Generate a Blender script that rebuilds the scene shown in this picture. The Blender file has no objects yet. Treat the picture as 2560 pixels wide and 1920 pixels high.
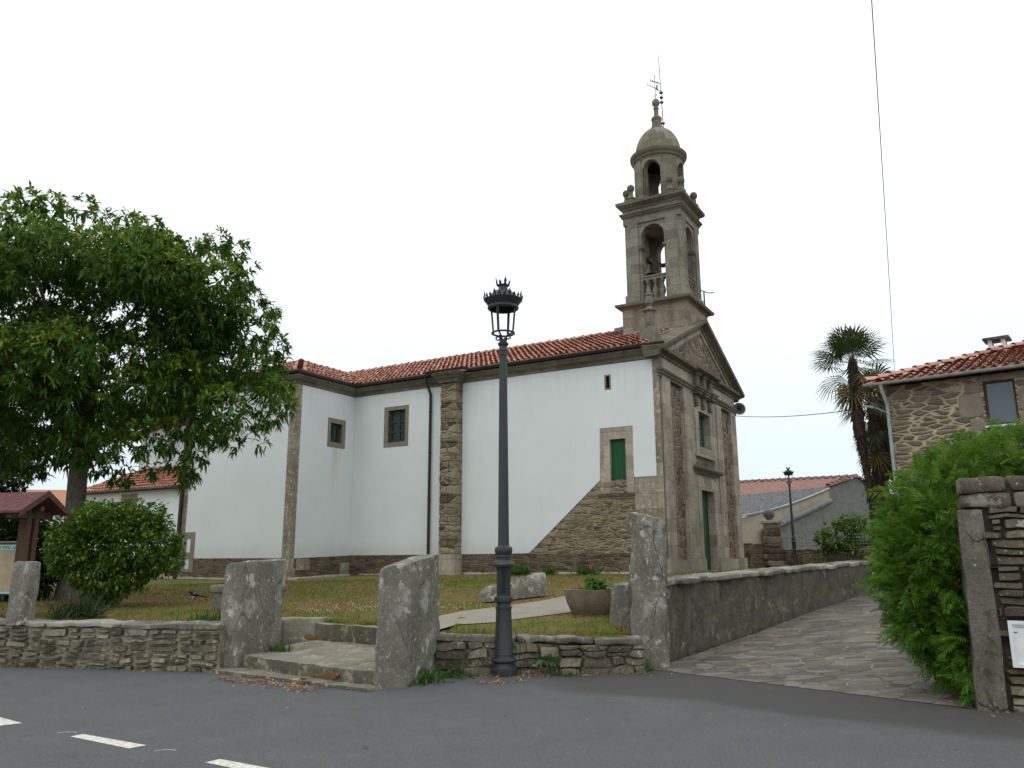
import bpy, bmesh, math, random
import numpy as np
from mathutils import Vector, Matrix, noise
from mathutils.geometry import tessellate_polygon
R = math.radians
S = bpy.context.scene
COL = S.collection
# ------------------------------------------------------------------ camera
PIT, ROL = R(12.16), R(-0.24)
fw = Vector((0, math.cos(PIT), math.sin(PIT)))
u0 = Vector((0, -math.sin(PIT), math.cos(PIT)))
x0 = Vector((1, 0, 0))
cx_ = x0*math.cos(ROL) + u0*math.sin(ROL)
cu_ = u0*math.cos(ROL) - x0*math.sin(ROL)
cam = bpy.data.cameras.new('camera')
co = bpy.data.objects.new('camera', cam); COL.objects.link(co)
mw = Matrix((cx_, cu_, -fw)).transposed().to_4x4(); mw.translation = (0, 0, 1.6)
co.matrix_world = mw
cam.sensor_width = 36; cam.lens = 36*2000/2560; cam.clip_end = 3000; cam.clip_start = .05
S.camera = co
# ------------------------------------------------------------------ world, sun, exposure
SUN_EL, SUN_AZ = R(58), R(215)
w = bpy.data.worlds.new('World'); S.world = w; w.use_nodes = True
nt = w.node_tree; nt.nodes.clear()
def wn(t, **k):
    n = nt.nodes.new(t)
    for a, b in k.items(): setattr(n, a, b)
    return n
wo = wn('ShaderNodeOutputWorld'); wb = wn('ShaderNodeBackground')
sky = wn('ShaderNodeTexSky', sky_type='NISHITA', sun_disc=False, sun_elevation=SUN_EL, sun_rotation=SUN_AZ)
geo = wn('ShaderNodeNewGeometry'); sep = wn('ShaderNodeSeparateXYZ'); rmp = wn('ShaderNodeValToRGB')
tcw = wn('ShaderNodeTexCoord'); nz = wn('ShaderNodeTexNoise'); mxn = wn('ShaderNodeMix', data_type='RGBA', blend_type='MULTIPLY')
nt.links.new(tcw.outputs['Generated'], sep.inputs[0])
nt.links.new(sep.outputs[2], rmp.inputs[0])
cr = rmp.color_ramp
cr.elements[0].position = 0.0; cr.elements[0].color = (.66, .75, .79, 1)
cr.elements[1].position = .95; cr.elements[1].color = (1.0, 1.0, 1.0, 1)
for p_, c_ in ((.12, (.73, .81, .84, 1)), (.28, (.86, .925, .94, 1)), (.45, (.97, .985, .985, 1))):
    e_ = cr.elements.new(p_); e_.color = c_
nz.inputs['Scale'].default_value = 1.6; nz.inputs['Detail'].default_value = 4
nt.links.new(tcw.outputs['Generated'], nz.inputs['Vector'])
r2 = wn('ShaderNodeValToRGB'); r2.color_ramp.elements[0].color = (.88, .89, .9, 1); r2.color_ramp.elements[1].color = (1.06, 1.06, 1.05, 1)
nt.links.new(nz.outputs['Fac'], r2.inputs[0])
mxn.inputs['Factor'].default_value = 1
nt.links.new(rmp.outputs[0], mxn.inputs['A']); nt.links.new(r2.outputs[0], mxn.inputs['B'])
scl = wn('ShaderNodeMix', data_type='RGBA', blend_type='MULTIPLY'); scl.inputs['Factor'].default_value = 1
scl.inputs['B'].default_value = (12.0, 12.0, 12.0, 1)
nt.links.new(mxn.outputs['Result'], scl.inputs['A'])
mx = wn('ShaderNodeMix', data_type='RGBA'); mx.inputs['Factor'].default_value = .93      # overcast deck over the blue sky
nt.links.new(sky.outputs[0], mx.inputs['A']); nt.links.new(scl.outputs['Result'], mx.inputs['B'])
nt.links.new(mx.outputs['Result'], wb.inputs['Color']); wb.inputs['Strength'].default_value = .10
nt.links.new(wb.outputs[0], wo.inputs[0])
sl = bpy.data.lights.new('sun', 'SUN'); so = bpy.data.objects.new('sun', sl); COL.objects.link(so)
sl.energy = .55; sl.angle = R(35); sl.color = (1, .97, .92)
so.rotation_euler = (R(90)-SUN_EL, 0, R(180)-SUN_AZ + R(0))
S.view_settings.view_transform = 'Standard'; S.view_settings.look = 'None'; S.view_settings.gamma = 1
S.view_settings.exposure = 0.1
S.render.engine = 'CYCLES'

# ------------------------------------------------------------------ material helpers
class G:
    def __init__(s, name):
        s.m = bpy.data.materials.new(name); s.m.use_nodes = True; s.t = s.m.node_tree
        s.b = s.t.nodes['Principled BSDF']; s.o = s.t.nodes['Material Output']
        s.tc = s.t.nodes.new('ShaderNodeTexCoord')
    def put(s, sock, v):
        if hasattr(v, 'is_output') or isinstance(v, bpy.types.NodeSocket): s.t.links.new(v, sock)
        else:
            if isinstance(v, tuple) and len(v) == 3 and sock.type == 'RGBA': v = v+(1,)
            sock.default_value = v
    def n(s, t, ins=None, **k):
        n = s.t.nodes.new(t)
        for a, b in k.items(): setattr(n, a, b)
        for a, b in (ins or {}).items(): s.put(n.inputs[a], b)
        return n
    def P(s, scale=(1, 1, 1), src='Object', flat=False):
        v = s.tc.outputs[src]
        if src == 'World': pass
        if flat:                          # (x+y, z) for upright faces of either direction
            q = s.n('ShaderNodeSeparateXYZ', {0: v})
            a = s.math('ADD', q.outputs[0], q.outputs[1])
            v = s.n('ShaderNodeCombineXYZ', {0: a, 1: q.outputs[2], 2: s.math('SUBTRACT', q.outputs[0], q.outputs[1])}).outputs[0]
        return s.n('ShaderNodeVectorMath', {0: v, 1: scale}, operation='MULTIPLY').outputs[0]
    def math(s, op, a, b=0.0, c=None):
        n = s.n('ShaderNodeMath', {0: a, 1: b}, operation=op)
        return n.outputs[0]
    def noise(s, v, sc, det=4, ro=.55, dist=0):
        return s.n('ShaderNodeTexNoise', {'Vector': v, 'Scale': sc, 'Detail': det, 'Roughness': ro, 'Distortion': dist}).outputs['Fac']
    def vor(s, v, sc, feat='F1', rnd=1.0):
        return s.n('ShaderNodeTexVoronoi', {'Vector': v, 'Scale': sc, 'Randomness': rnd}, feature=feat)
    def ramp(s, f, stops, interp='LINEAR'):
        n = s.n('ShaderNodeValToRGB', {0: f}); r = n.color_ramp; r.interpolation = interp
        while len(r.elements) < len(stops): r.elements.new(.5)
        for e, (p, c) in zip(r.elements, stops):
            e.position = p; e.color = (c, c, c, 1) if isinstance(c, (int, float)) else tuple(c)+(1,)
        return n.outputs[0]
    def mix(s, f, a, b, bl='MIX'):
        return s.n('ShaderNodeMix', {'Factor': f, 'A': a, 'B': b}, data_type='RGBA', blend_type=bl).outputs['Result'] if False else s._mix(f, a, b, bl)
    def _mix(s, f, a, b, bl):
        n = s.t.nodes.new('ShaderNodeMix'); n.data_type = 'RGBA'; n.blend_type = bl
        s.put(n.inputs[0], f); s.put(n.inputs[6], a); s.put(n.inputs[7], b)
        return n.outputs[2]
    def isl(s):
        return s.n('ShaderNodeNewGeometry').outputs['Random Per Island']
    def bump(s, h, st=.5, d=.02):
        return s.n('ShaderNodeBump', {'Height': h, 'Strength': st, 'Distance': d}).outputs[0]
    def fin(s, col, rough=.85, bump=None, spec=.3, metal=0, gain=None):
        if gain: col = s.mix(1.0, col, gain, 'MULTIPLY')
        s.put(s.b.inputs['Base Color'], col); s.put(s.b.inputs['Roughness'], rough)
        s.b.inputs['Specular IOR Level'].default_value = spec; s.b.inputs['Metallic'].default_value = metal
        if bump is not None: s.put(s.b.inputs['Normal'], bump)
        return s.m
    def warp(s, v, sc, amt):
        n = s.n('ShaderNodeTexNoise', {'Vector': v, 'Scale': sc, 'Detail': 3})
        d = s.n('ShaderNodeVectorMath', {0: n.outputs['Color'], 1: (.5, .5, .5)}, operation='SUBTRACT').outputs[0]
        d = s.n('ShaderNodeVectorMath', {0: d, 1: (amt, amt, amt)}, operation='MULTIPLY').outputs[0]
        return s.n('ShaderNodeVectorMath', {0: v, 1: d}, operation='ADD').outputs[0]
    def lichen(s, col, v, sc=6, lo=.62, hi=.68, c=(.42, .42, .36), fac=.8):
        f = s.ramp(s.noise(v, sc, 5, .65), [(lo, 0.0), (hi, fac)])
        return s.mix(f, col, c)

def simple(name, c, rough=.6, var=.12, sc=8, metal=0, spec=.4, bump=.15):
    g = G(name); v = g.P()
    n = g.noise(v, sc, 5)
    lo = tuple(x*(1-var*1.6) for x in c); hi = tuple(min(1, x*(1+var*1.6)) for x in c)
    return g.fin(g.ramp(n, [(.3, lo), (.7, hi)]), rough, g.bump(n, bump, .01), spec, metal)

def m_plaster(name, c=(.745, .79, .80)):
    g = G(name); v = g.P()
    n = g.noise(v, .7, 5, .6); st = g.noise(g.P((5, 5, .35)), 1, 4, .6)
    col = g.ramp(n, [(.3, tuple(x*.93 for x in c)), (.7, c)])
    col = g.mix(g.ramp(st, [(.56, 0.0), (.78, .14)]), col, (.55, .52, .45))
    fine = g.noise(v, 60, 3)
    sp = g.n('ShaderNodeSeparateXYZ', {0: g.tc.outputs['Object']})
    ds = g.math('ADD', sp.outputs[2], g.math('MULTIPLY', g.noise(v, 2.4, 4, .6), -.45))   # splash stains just above the plinth
    col = g.mix(g.ramp(ds, [(.42, .32), (.95, 0.0)]), col, (.47, .455, .40))
    dr = g.math('MULTIPLY', g.ramp(g.noise(g.P((7, 7, .28)), 1, 4, .65), [(.5, 0.0), (.72, 1.0)]), g.ramp(g.math('MULTIPLY', sp.outputs[2], .1), [(.52, 0.0), (.70, .34)]))
    col = g.mix(dr, col, (.5, .49, .44))                               # rain streaks below the cornice
    rs = g.math('MULTIPLY', g.ramp(g.math('ABSOLUTE', g.math('ADD', sp.outputs[1], 1.03)), [(.12, 1.0), (.42, 0.0)]), g.ramp(g.math('MULTIPLY', sp.outputs[2], .1), [(.28, 0.0), (.47, 1.0), (.485, 0.0)]))
    rs = g.math('MULTIPLY', rs, g.math('MULTIPLY', g.math('LESS_THAN', sp.outputs[0], -13.2), g.ramp(g.noise(g.P((9, 9, .4)), 1, 4), [(.4, .1), (.7, .6)])))
    col = g.mix(rs, col, (.55, .43, .26))                              # rusty run-off under the small window
    return g.fin(col, .9, g.bump(g.math('ADD', fine, g.math('MULTIPLY', g.noise(v, 2.2, 2), 2.0)), .14, .012), .2)

def m_ashlar(name, dark=(.17, .148, .115), light=(.40, .355, .275), bw=.85, bh=.42, moss=.25, mortar=.35, lich=.62):
    g = G(name); v = g.P(); f = g.P(flat=True)
    br = g.n('ShaderNodeTexBrick', {'Vector': g.warp(f, 1.7, .05), 'Color1': (0, 0, 0), 'Color2': (1, 1, 1), 'Mortar': (.5, .5, .5), 'Scale': 1.0, 'Mortar Size': .009,
        'Mortar Smooth': .4, 'Bias': 0.0, 'Brick Width': bw, 'Row Height': bh})
    n = g.noise(v, 2.2, 6, .65); fine = g.noise(v, 26, 4, .7)
    t = g.math('ADD', g.math('MULTIPLY', br.outputs['Color'], .34), g.math('ADD', g.math('MULTIPLY', n, .55), g.math('MULTIPLY', fine, .28)))
    col = g.ramp(t, [(.28, dark), (.55, tuple((a+b)/2 for a, b in zip(dark, light))), (.85, light)])
    st = g.noise(g.P((4, 4, .45)), 1.0, 5, .65)
    col = g.mix(g.ramp(st, [(.5, 0.0), (.72, .55)]), col, tuple(x*.55 for x in dark))
    col = g.mix(g.ramp(g.noise(v, 1.1, 4, .6), [(.52, 0.0), (.72, moss)]), col, (.13, .135, .045))
    col = g.lichen(col, v, 7, lich, lich+.06, (.40, .39, .31), .75)
    col = g.mix(.55, col, g.ramp(g.noise(v, 13, 6, .8), [(.3, .45), (.5, 1.0), (.7, 1.5)]), 'MULTIPLY')
    col = g.mix(g.math('MULTIPLY', br.outputs['Fac'], mortar), col, (.07, .06, .045))
    h = g.math('SUBTRACT', g.math('ADD', g.math('MULTIPLY', fine, .5), n), g.math('MULTIPLY', br.outputs['Fac'], 1.2))
    return g.fin(col, .93, g.bump(h, .5, .03), .2, 0, (1.24, 1.25, 1.3))

def m_rubble(name, sc=(2.1, 7.0), cols=((.075, .058, .04), (.15, .112, .075), (.22, .175, .118), (.115, .085, .065)), mort=(.36, .31, .21), mw=.09, bstr=.7, moss=0.0):
    g = G(name); v = g.P(); f = g.P((sc[0], sc[1], sc[0]), flat=True)
    fv = g.warp(f, .8, .55)
    c = g.vor(fv, 1.0); e = g.vor(fv, 1.0, 'DISTANCE_TO_EDGE')
    rnd = g.n('ShaderNodeSeparateColor', {0: c.outputs['Color']}).outputs[0]
    col = g.ramp(rnd, [(0.0, cols[0]), (.35, cols[1]), (.7, cols[2]), (1.0, cols[3])])
    n = g.noise(v, 9, 6, .7)
    col = g.mix(.55, col, g.ramp(n, [(.3, .35), (.7, 1.25)]), 'MULTIPLY')
    ed = g.math('ADD', e.outputs['Distance'], g.math('MULTIPLY', g.math('SUBTRACT', n, .5), mw*.8))
    mk = g.ramp(ed, [(mw*.5, 1.0), (mw*1.1, 0.0)])
    mk = g.math('MULTIPLY', mk, g.ramp(g.noise(v, 1.3, 3), [(.35, .35), (.6, 1.0)]))
    mc = g.mix(g.noise(v, 20, 4), tuple(x*.6 for x in mort), mort)
    col = g.mix(mk, col, mc)
    if moss: col = g.mix(g.ramp(g.noise(v, 1.6, 5, .65), [(.5, 0.0), (.7, moss)]), col, (.10, .115, .03))
    h = g.math('ADD', g.ramp(ed, [(0.0, 0.0), (mw*2.2, 1.0)]), g.math('MULTIPLY', n, .5))
    return g.fin(col, .93, g.bump(h, bstr, .05), .2, 0, (1.2, 1.2, 1.22))

def m_stone(name, cols=((.08, .072, .058), (.16, .145, .115), (.26, .24, .195)), lich=(.42, .42, .37), lo=.58, moss=.5, isl=True, streak=True, mossc=(.085, .095, .03), sc=1.0):
    g = G(name); v = g.P()
    n = g.noise(v, 3*sc, 7, .68); fine = g.noise(v, 34*sc, 5, .75)
    t = g.math('ADD', g.math('MULTIPLY', n, .62), g.math('MULTIPLY', fine, .42))
    if isl: t = g.math('ADD', t, g.math('MULTIPLY', g.math('SUBTRACT', g.isl(), .5), .42))
    col = g.ramp(t, [(.3, cols[0]), (.52, cols[1]), (.78, cols[2])])
    if streak: col = g.mix(g.ramp(g.noise(g.P((6, 6, 1.6)), 1, 5, .7), [(.52, 0.0), (.7, .45)]), col, tuple(x*.7 for x in cols[0]))
    col = g.mix(g.ramp(g.noise(v, 1.9*sc, 5, .65), [(.48, 0.0), (.68, moss)]), col, mossc)
    wv = g.warp(v, 5, .25)
    col = g.lichen(col, wv, 2.7*sc, lo-.01, lo+.05, tuple(x*.8 for x in lich), .5)
    col = g.lichen(col, wv, 6.5*sc, lo+.03, lo+.07, lich, .75)
    col = g.lichen(col, v, 24*sc, lo+.03, lo+.09, lich, .45)
    vs_ = g.noise(g.P((9, 9, 3.6)), 1, 7, .75)
    if streak: col = g.mix(g.ramp(vs_, [(.57, 0.0), (.66, .55)]), col, tuple(x*.5 for x in cols[0]))
    col = g.mix(.5, col, g.ramp(g.noise(v, 70*sc, 4, .8), [(.3, .45), (.7, 1.5)]), 'MULTIPLY')
    if streak:
        ce = g.vor(g.warp(g.P((2.6, 2.6, .9)), 1.6, .5), 1.0, 'DISTANCE_TO_EDGE').outputs['Distance']
        ck = g.math('MULTIPLY', g.ramp(ce, [(0.0, .75), (.022, 0.0)]), g.ramp(g.noise(v, 1.4, 4), [(.48, 0.0), (.58, 1.0)]))
        col = g.mix(ck, col, (.03, .028, .022)); n = g.math('SUBTRACT', n, g.math('MULTIPLY', ck, .6))
    fine = g.math('ADD', fine, g.math('MULTIPLY', vs_, 1.2 if streak else .2))
    h = g.math('ADD', g.math('MULTIPLY', fine, .4), n)
    return g.fin(col, .95, g.bump(h, .75, .04), .2, 0, (1.2, 1.2, 1.2))

def m_tile(name, cols=((.34, .165, .125), (.53, .27, .205), (.66, .40, .32)), age=.38):
    g = G(name); v = g.P(); n = g.noise(v, 5, 5, .65)
    t = g.math('ADD', g.math('MULTIPLY', g.isl(), .75), g.math('MULTIPLY', n, .35))
    col = g.ramp(t, [(.2, cols[0]), (.5, cols[1]), (.85, cols[2])])
    col = g.mix(g.ramp(g.noise(v, 1.1, 5, .7), [(.48, 0.0), (.7, age)]), col, (.095, .075, .055))
    col = g.lichen(col, v, 11, .64, .69, (.36, .33, .26), .6)
    return g.fin(col, .85, g.bump(g.noise(v, 40, 3), .3, .01), .25)

def m_leaf(name, stops, trans=.35, rough=.5):
    g = G(name)
    n = g.noise(g.P(), .9, 3)
    t = g.math('ADD', g.math('MULTIPLY', g.isl(), .65), g.math('MULTIPLY', n, .4))
    col = g.ramp(t, stops)
    g.fin(col, rough, None, .35)
    tr = g.n('ShaderNodeBsdfTranslucent', {'Color': g.mix(.5, col, (.09, .16, .02))})
    ms = g.n('ShaderNodeMixShader', {0: trans}); g.t.links.new(g.b.outputs[0], ms.inputs[1]); g.t.links.new(tr.outputs[0], ms.inputs[2])
    g.t.links.new(ms.outputs[0], g.o.inputs[0])
    return g.m

def lawn_col(g, v):
    a = g.noise(v, .33, 5, .62); b = g.noise(v, 2.6, 5, .65); c = g.noise(v, 30, 3, .7)
    t = g.math('ADD', g.math('MULTIPLY', a, .75), g.math('ADD', g.math('MULTIPLY', b, .35), g.math('MULTIPLY', c, .2)))
    return g.ramp(t, [(.46, (.062, .105, .016)), (.57, (.115, .142, .03)), (.66, (.168, .138, .05)), (.8, (.21, .14, .075))]), c
def m_lawn():
    g = G('lawn_soil'); v = g.P(); col, c = lawn_col(g, v)
    return g.fin(col, .95, g.bump(c, .6, .05), .1)
def m_blade():
    g = G('grass_blade'); col, c = lawn_col(g, g.P())
    col = g.mix(.75, col, g.ramp(g.isl(), [(0.0, (.35, .38, .2)), (.5, (1, 1, 1)), (1.0, (1.8, 1.7, 1.1))]), 'MULTIPLY')
    return g.fin(col, .8, None, .1)
def m_asphalt():
    g = G('asphalt'); v = g.P()
    big = g.noise(v, .18, 4, .6); f = g.vor(v, 170).outputs['Color']; fine = g.noise(v, 95, 3, .8); md = g.noise(v, 1.6, 5, .7)
    sp = g.n('ShaderNodeSeparateXYZ', {0: v})
    fv = g.n('ShaderNodeSeparateColor', {0: f}).outputs[0]
    t = g.math('ADD', g.math('MULTIPLY', fv, .36), g.math('ADD', g.math('MULTIPLY', fine, .42), g.math('MULTIPLY', md, .22)))
    col = g.ramp(t, [(.28, (.071, .076, .08)), (.72, (.168, .177, .18))])
    edge = g.math('ADD', g.math('MULTIPLY', sp.outputs[0], .58), g.math('MULTIPLY', sp.outputs[1], .81))
    edge = g.math('ADD', edge, g.math('MULTIPLY', g.noise(v, .8, 4), 1.2))
    newer = g.math('MULTIPLY', g.ramp(g.math('MULTIPLY', edge, .05), [(.46, 0.0), (.475, .55)]), g.ramp(sp.outputs[0], [(.0, 0.0), (.9, 1.0)]))
    col = g.mix(newer, col, (.048, .048, .047))                       # fresher strip of tar in front of the lane
    col = g.mix(g.ramp(big, [(.5, 0.0), (.68, .12)]), col, (.075, .072, .066))
    # thin crazing
    e = g.vor(g.warp(v, 1.2, .5), .55, 'DISTANCE_TO_EDGE').outputs['Distance']
    ck = g.math('MULTIPLY', g.ramp(e, [(.0, .12), (.008, 0.0)]), g.ramp(g.noise(v, .5, 3), [(.5, 0.0), (.62, 1.0)]))
    col = g.mix(ck, col, (.04, .04, .038))
    dirt = g.math('MULTIPLY', g.ramp(g.math('MULTIPLY', edge, .05), [(.40, 0.0), (.5, .5)]), g.ramp(g.noise(v, 1.1, 5, .7), [(.42, 0.0), (.62, 1.0)]))
    col = g.mix(dirt, col, (.098, .082, .062))
    return g.fin(col, .92, g.bump(g.math('ADD', fine, g.math('MULTIPLY', fv, .8)), .55, .012), .2)
def m_paving():
    g = G('lane_paving'); v = g.P(); fv = g.warp(g.P((1.9, 3.1, 1)), 1.1, .55)
    c = g.vor(fv, 1.5); e = g.vor(fv, 1.5, 'DISTANCE_TO_EDGE').outputs['Distance']
    rnd = g.n('ShaderNodeSeparateColor', {0: c.outputs['Color']}).outputs[0]
    n = g.noise(v, 7, 6, .7)
    t = g.math('ADD', g.math('MULTIPLY', rnd, .4), g.math('MULTIPLY', n, .6))
    col = g.ramp(t, [(.25, (.066, .063, .056)), (.5, (.112, .107, .095)), (.8, (.18, .172, .152))])
    mk = g.ramp(g.math('ADD', e, g.math('MULTIPLY', g.math('SUBTRACT', n, .5), .05)), [(.018, 1.0), (.05, 0.0)])
    mc = g.mix(g.ramp(g.noise(v, 1.2, 4), [(.4, 0.0), (.6, 1.0)]), (.06, .05, .033), (.26, .222, .145))
    col = g.mix(mk, col, mc)
    h = g.math('ADD', g.ramp(e, [(0.0, 0.0), (.08, 1.0)]), g.math('MULTIPLY', n, .6))
    return g.fin(col, .85, g.bump(h, .8, .03), .3, 0, (1.25, 1.24, 1.22))
def m_planks(name, c, w=.14, axis=0, rough=.6):
    g = G(name); v = g.P(); sp = g.n('ShaderNodeSeparateXYZ', {0: v})
    x = g.math('DIVIDE', sp.outputs[axis], w); fr = g.math('FRACT', g.math('ADD', x, 100.0))
    gap = g.ramp(fr, [(0.0, 1.0), (.05, 0.0), (.95, 0.0), (1.0, 1.0)])
    n = g.noise(g.P((14, 14, 1.2)), 1, 5, .6)
    col = g.ramp(n, [(.3, tuple(q*.65 for q in c)), (.7, tuple(q*1.25 for q in c))])
    col = g.mix(gap, col, tuple(q*.25 for q in c))
    return g.fin(col, rough, g.bump(g.math('SUBTRACT', n, g.math('MULTIPLY', gap, 2.0)), .4, .01), .35)
def m_glass(name, c=(.03, .04, .045), rough=.08):
    g = G(name); return g.fin(c, rough, None, .6)

MT = {}
MT['plaster'] = m_plaster('white_plaster')
MT['ashlar'] = m_ashlar('granite_ashlar')
MT['tower'] = m_ashlar('tower_granite', (.1, .092, .07), (.25, .232, .182), .8, .38, .3, .4, .635)
MT['tower_moss'] = m_ashlar('mossy_granite', (.098, .092, .066), (.24, .225, .168), .8, .38, .5, .35, .63)
MT['pedestal'] = m_ashlar('tower_base_granite', (.12, .1, .076), (.28, .238, .18), .75, .4, .3, .35, .63)
MT['cornice'] = m_ashlar('cornice_granite', (.078, .069, .05), (.185, .165, .12), 1.3, .6, .3, .25, .68)
MT['quoin'] = m_ashlar('quoin_granite', (.12, .102, .076), (.30, .265, .2), .9, .5, .25, .4, .565)
MT['rubble'] = m_rubble('schist_rubble', (2.1, 12.5), ((.09, .07, .05), (.19, .148, .102), (.29, .235, .16), (.135, .1, .076)), (.36, .3, .19), .10, .8, .25)
MT['facade_rubble'] = m_rubble('facade_rubble', (2.0, 4.0), ((.085, .065, .05), (.15, .115, .085), (.2, .165, .12), (.12, .088, .07)), (.37, .33, .25), .07, .7, .15)
MT['buttress'] = m_rubble('buttress_stone', (1.0, 4.0), ((.08, .058, .042), (.19, .15, .1), (.29, .25, .17), (.12, .085, .065)), (.3, .26, .18), .06, .7)
MT['plinth'] = m_rubble('plinth_rubble', (2.0, 10.5), ((.06, .045, .034), (.115, .085, .058), (.17, .13, .085), (.085, .06, .045)), (.2, .17, .11), .06, .7, .3)
MT['house_rubble'] = m_rubble('house_rubble', (1.7, 7.6), ((.105, .085, .065), (.165, .135, .1), (.2, .17, .13), (.13, .088, .062)), (.52, .45, .29), .12, .8)
MT['granite'] = m_stone('lichened_granite', ((.088, .083, .067), (.178, .17, .14), (.29, .278, .235)), (.5, .5, .45), .565, .35, False, True)
MT['granite_dark'] = m_stone('weathered_granite', ((.075, .071, .058), (.155, .147, .122), (.26, .248, .21)), (.42, .42, .38), .62, .35, False)
MT['window_granite'] = m_stone('dressed_granite', ((.15, .125, .1), (.21, .18, .145), (.27, .235, .19)), (.35, .33, .28), .7, .1, False, False)
MT['wall_stone'] = m_stone('field_stone', ((.058, .05, .037), (.15, .13, .096), (.28, .25, .19)), (.44, .43, .36), .585, .4)
MT['schist'] = m_stone('schist_stone', ((.07, .055, .042), (.15, .12, .09), (.26, .21, .155)), (.42, .4, .34), .62, .3, True, False)
MT['wall_schist'] = m_stone('mossy_schist', ((.055, .045, .036), (.118, .098, .074), (.21, .178, .138)), (.44, .42, .36), .6, .6, True, False, (.095, .085, .028))
MT['pillar'] = m_stone('brown_granite_slab', ((.06, .054, .043), (.125, .114, .093), (.22, .205, .17)), (.4, .39, .34), .62, .35, False, True)
MT['mortar'] = simple('old_mortar', (.27, .235, .165), .95, .35, 9, bump=.8)
MT['mortar_dark'] = simple('dark_joint', (.06, .048, .035), .95, .3, 9, bump=.6)  # dark brown core colour seen between the stones of the tall wall
MT['render_grey'] = m_stone('lane_wall_render', ((.048, .045, .036), (.105, .098, .08), (.205, .192, .158)), (.34, .335, .29), .6, .3, False, True)
MT['coping'] = m_stone('coping_stone', ((.09, .086, .072), (.2, .19, .162), (.31, .3, .26)), (.47, .46, .41), .58, .25, True, False)
MT['step'] = m_stone('step_stone', ((.085, .078, .06), (.175, .163, .128), (.29, .275, .22)), (.42, .41, .34), .58, .4, True, False)
MT['tile'] = m_tile('roof_tile')
MT['tile_house'] = m_tile('house_tile', ((.36, .18, .145), (.52, .275, .22), (.63, .38, .31)), .3)
MT['tile_far'] = m_tile('orange_tile', ((.3, .12, .08), (.42, .19, .125), (.5, .25, .175)), .25)
MT['tile_bed'] = simple('tile_bed', (.42, .225, .17), .9, .35, 5)
MT['slate'] = simple('grey_roof_slate', (.105, .11, .112), .8, .5, 7, bump=.7)
MT['rooftin'] = simple('faded_red_roof', (.24, .125, .1), .8, .25, 5, bump=.4)
MT['iron'] = simple('painted_cast_iron', (.029, .034, .036), .5, .15, 30, 0, .5, .08)
MT['pipe'] = simple('brown_pipe', (.035, .026, .024), .45, .15, 20)
MT['gutter_dark'] = simple('dark_gutter', (.045, .043, .042), .4, .2, 6)
MT['gutter_grey'] = simple('grey_gutter', (.34, .36, .345), .45, .12, 6)
MT['green_paint'] = m_planks('green_door_paint', (.0085, .083, .03), .15, 1, .5)
MT['green_frame'] = simple('green_frame_paint', (.022, .09, .062), .5, .15, 20)
MT['green_dark'] = simple('dark_green_shutter', (.024, .058, .042), .5, .2, 20)
MT['wood'] = m_planks('stained_wood', (.085, .043, .026), .09, 2, .7)
MT['kiosk_roof'] = simple('red_shingle', (.125, .048, .05), .85, .25, 14, bump=.5)
MT['glass'] = m_glass('dark_glass', (.02, .03, .033))
MT['glass_sky'] = m_glass('grey_blind_glass', (.095, .118, .14), .12)
MT['white'] = simple('white_paint', (.74, .75, .74), .55, .06, 10)
MT['roadpaint'] = simple('road_paint', (.62, .62, .55), .8, .22, 22, bump=.3)
MT['panel'] = simple('tan_poster', (.37, .29, .19), .6, .12, 5)
MT['panel_band'] = simple('pale_green_band', (.36, .52, .44), .6, .1, 5)
MT['ink'] = simple('teal_ink', (.045, .12, .14), .6, .1, 5)
MT['concrete'] = m_stone('path_concrete', ((.19, .18, .145), (.26, .245, .2), (.33, .31, .255)), (.45, .43, .37), .7, .15, False, False)
MT['kerb'] = m_stone('kerb_cement', ((.24, .23, .2), (.34, .33, .29), (.44, .43, .38)), (.5, .5, .45), .68, .2, False, False)
MT['barn_grey'] = m_stone('bare_cement', ((.105, .108, .102), (.165, .17, .162), (.22, .226, .215)), (.27, .27, .26), .68, .1, False, True)
MT['barn_cream'] = simple('cream_render', (.41, .36, .29), .9, .1, 2)
MT['lawn'] = m_lawn(); MT['blade'] = m_blade(); MT['asphalt'] = m_asphalt(); MT['paving'] = m_paving()
MT['earth'] = simple('bare_earth', (.11, .09, .05), .95, .3, 2, bump=.5)
MT['bark'] = m_stone('chestnut_bark', ((.05, .045, .035), (.1, .092, .075), (.17, .158, .13)), (.24, .25, .21), .6, .2, False, True)
MT['fibre'] = simple('palm_fibre', (.05, .034, .024), .95, .5, 20, bump=1.0)
MT['leaf'] = m_leaf('chestnut_leaf', [(.2, (.028, .078, .013)), (.5, (.072, .165, .024)), (.8, (.135, .25, .038))], .44)
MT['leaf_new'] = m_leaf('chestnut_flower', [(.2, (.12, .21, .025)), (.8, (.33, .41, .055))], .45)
MT['leaf_dark'] = m_leaf('dark_leaf', [(.2, (.009, .02, .007)), (.5, (.017, .038, .011)), (.8, (.03, .06, .016))], .2)
MT['camellia'] = m_leaf('shrub_leaf', [(.15, (.03, .075, .011)), (.5, (.078, .165, .02)), (.85, (.21, .32, .045))], .35, .35)
MT['thuja'] = m_leaf('conifer_spray', [(.15, (.034, .1, .009)), (.5, (.085, .21, .018)), (.85, (.16, .31, .028))], .42, .6)
MT['thuja_pale'] = m_leaf('conifer_new_growth', [(.15, (.11, .2, .022)), (.85, (.25, .35, .045))], .42, .6)
MT['palm'] = m_leaf('palm_fan', [(.2, (.018, .032, .012)), (.5, (.036, .06, .02)), (.8, (.075, .1, .034))], .2)
MT['palm_dry'] = m_leaf('dry_palm_fan', [(.2, (.11, .085, .03)), (.8, (.2, .15, .05))], .2)
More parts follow.
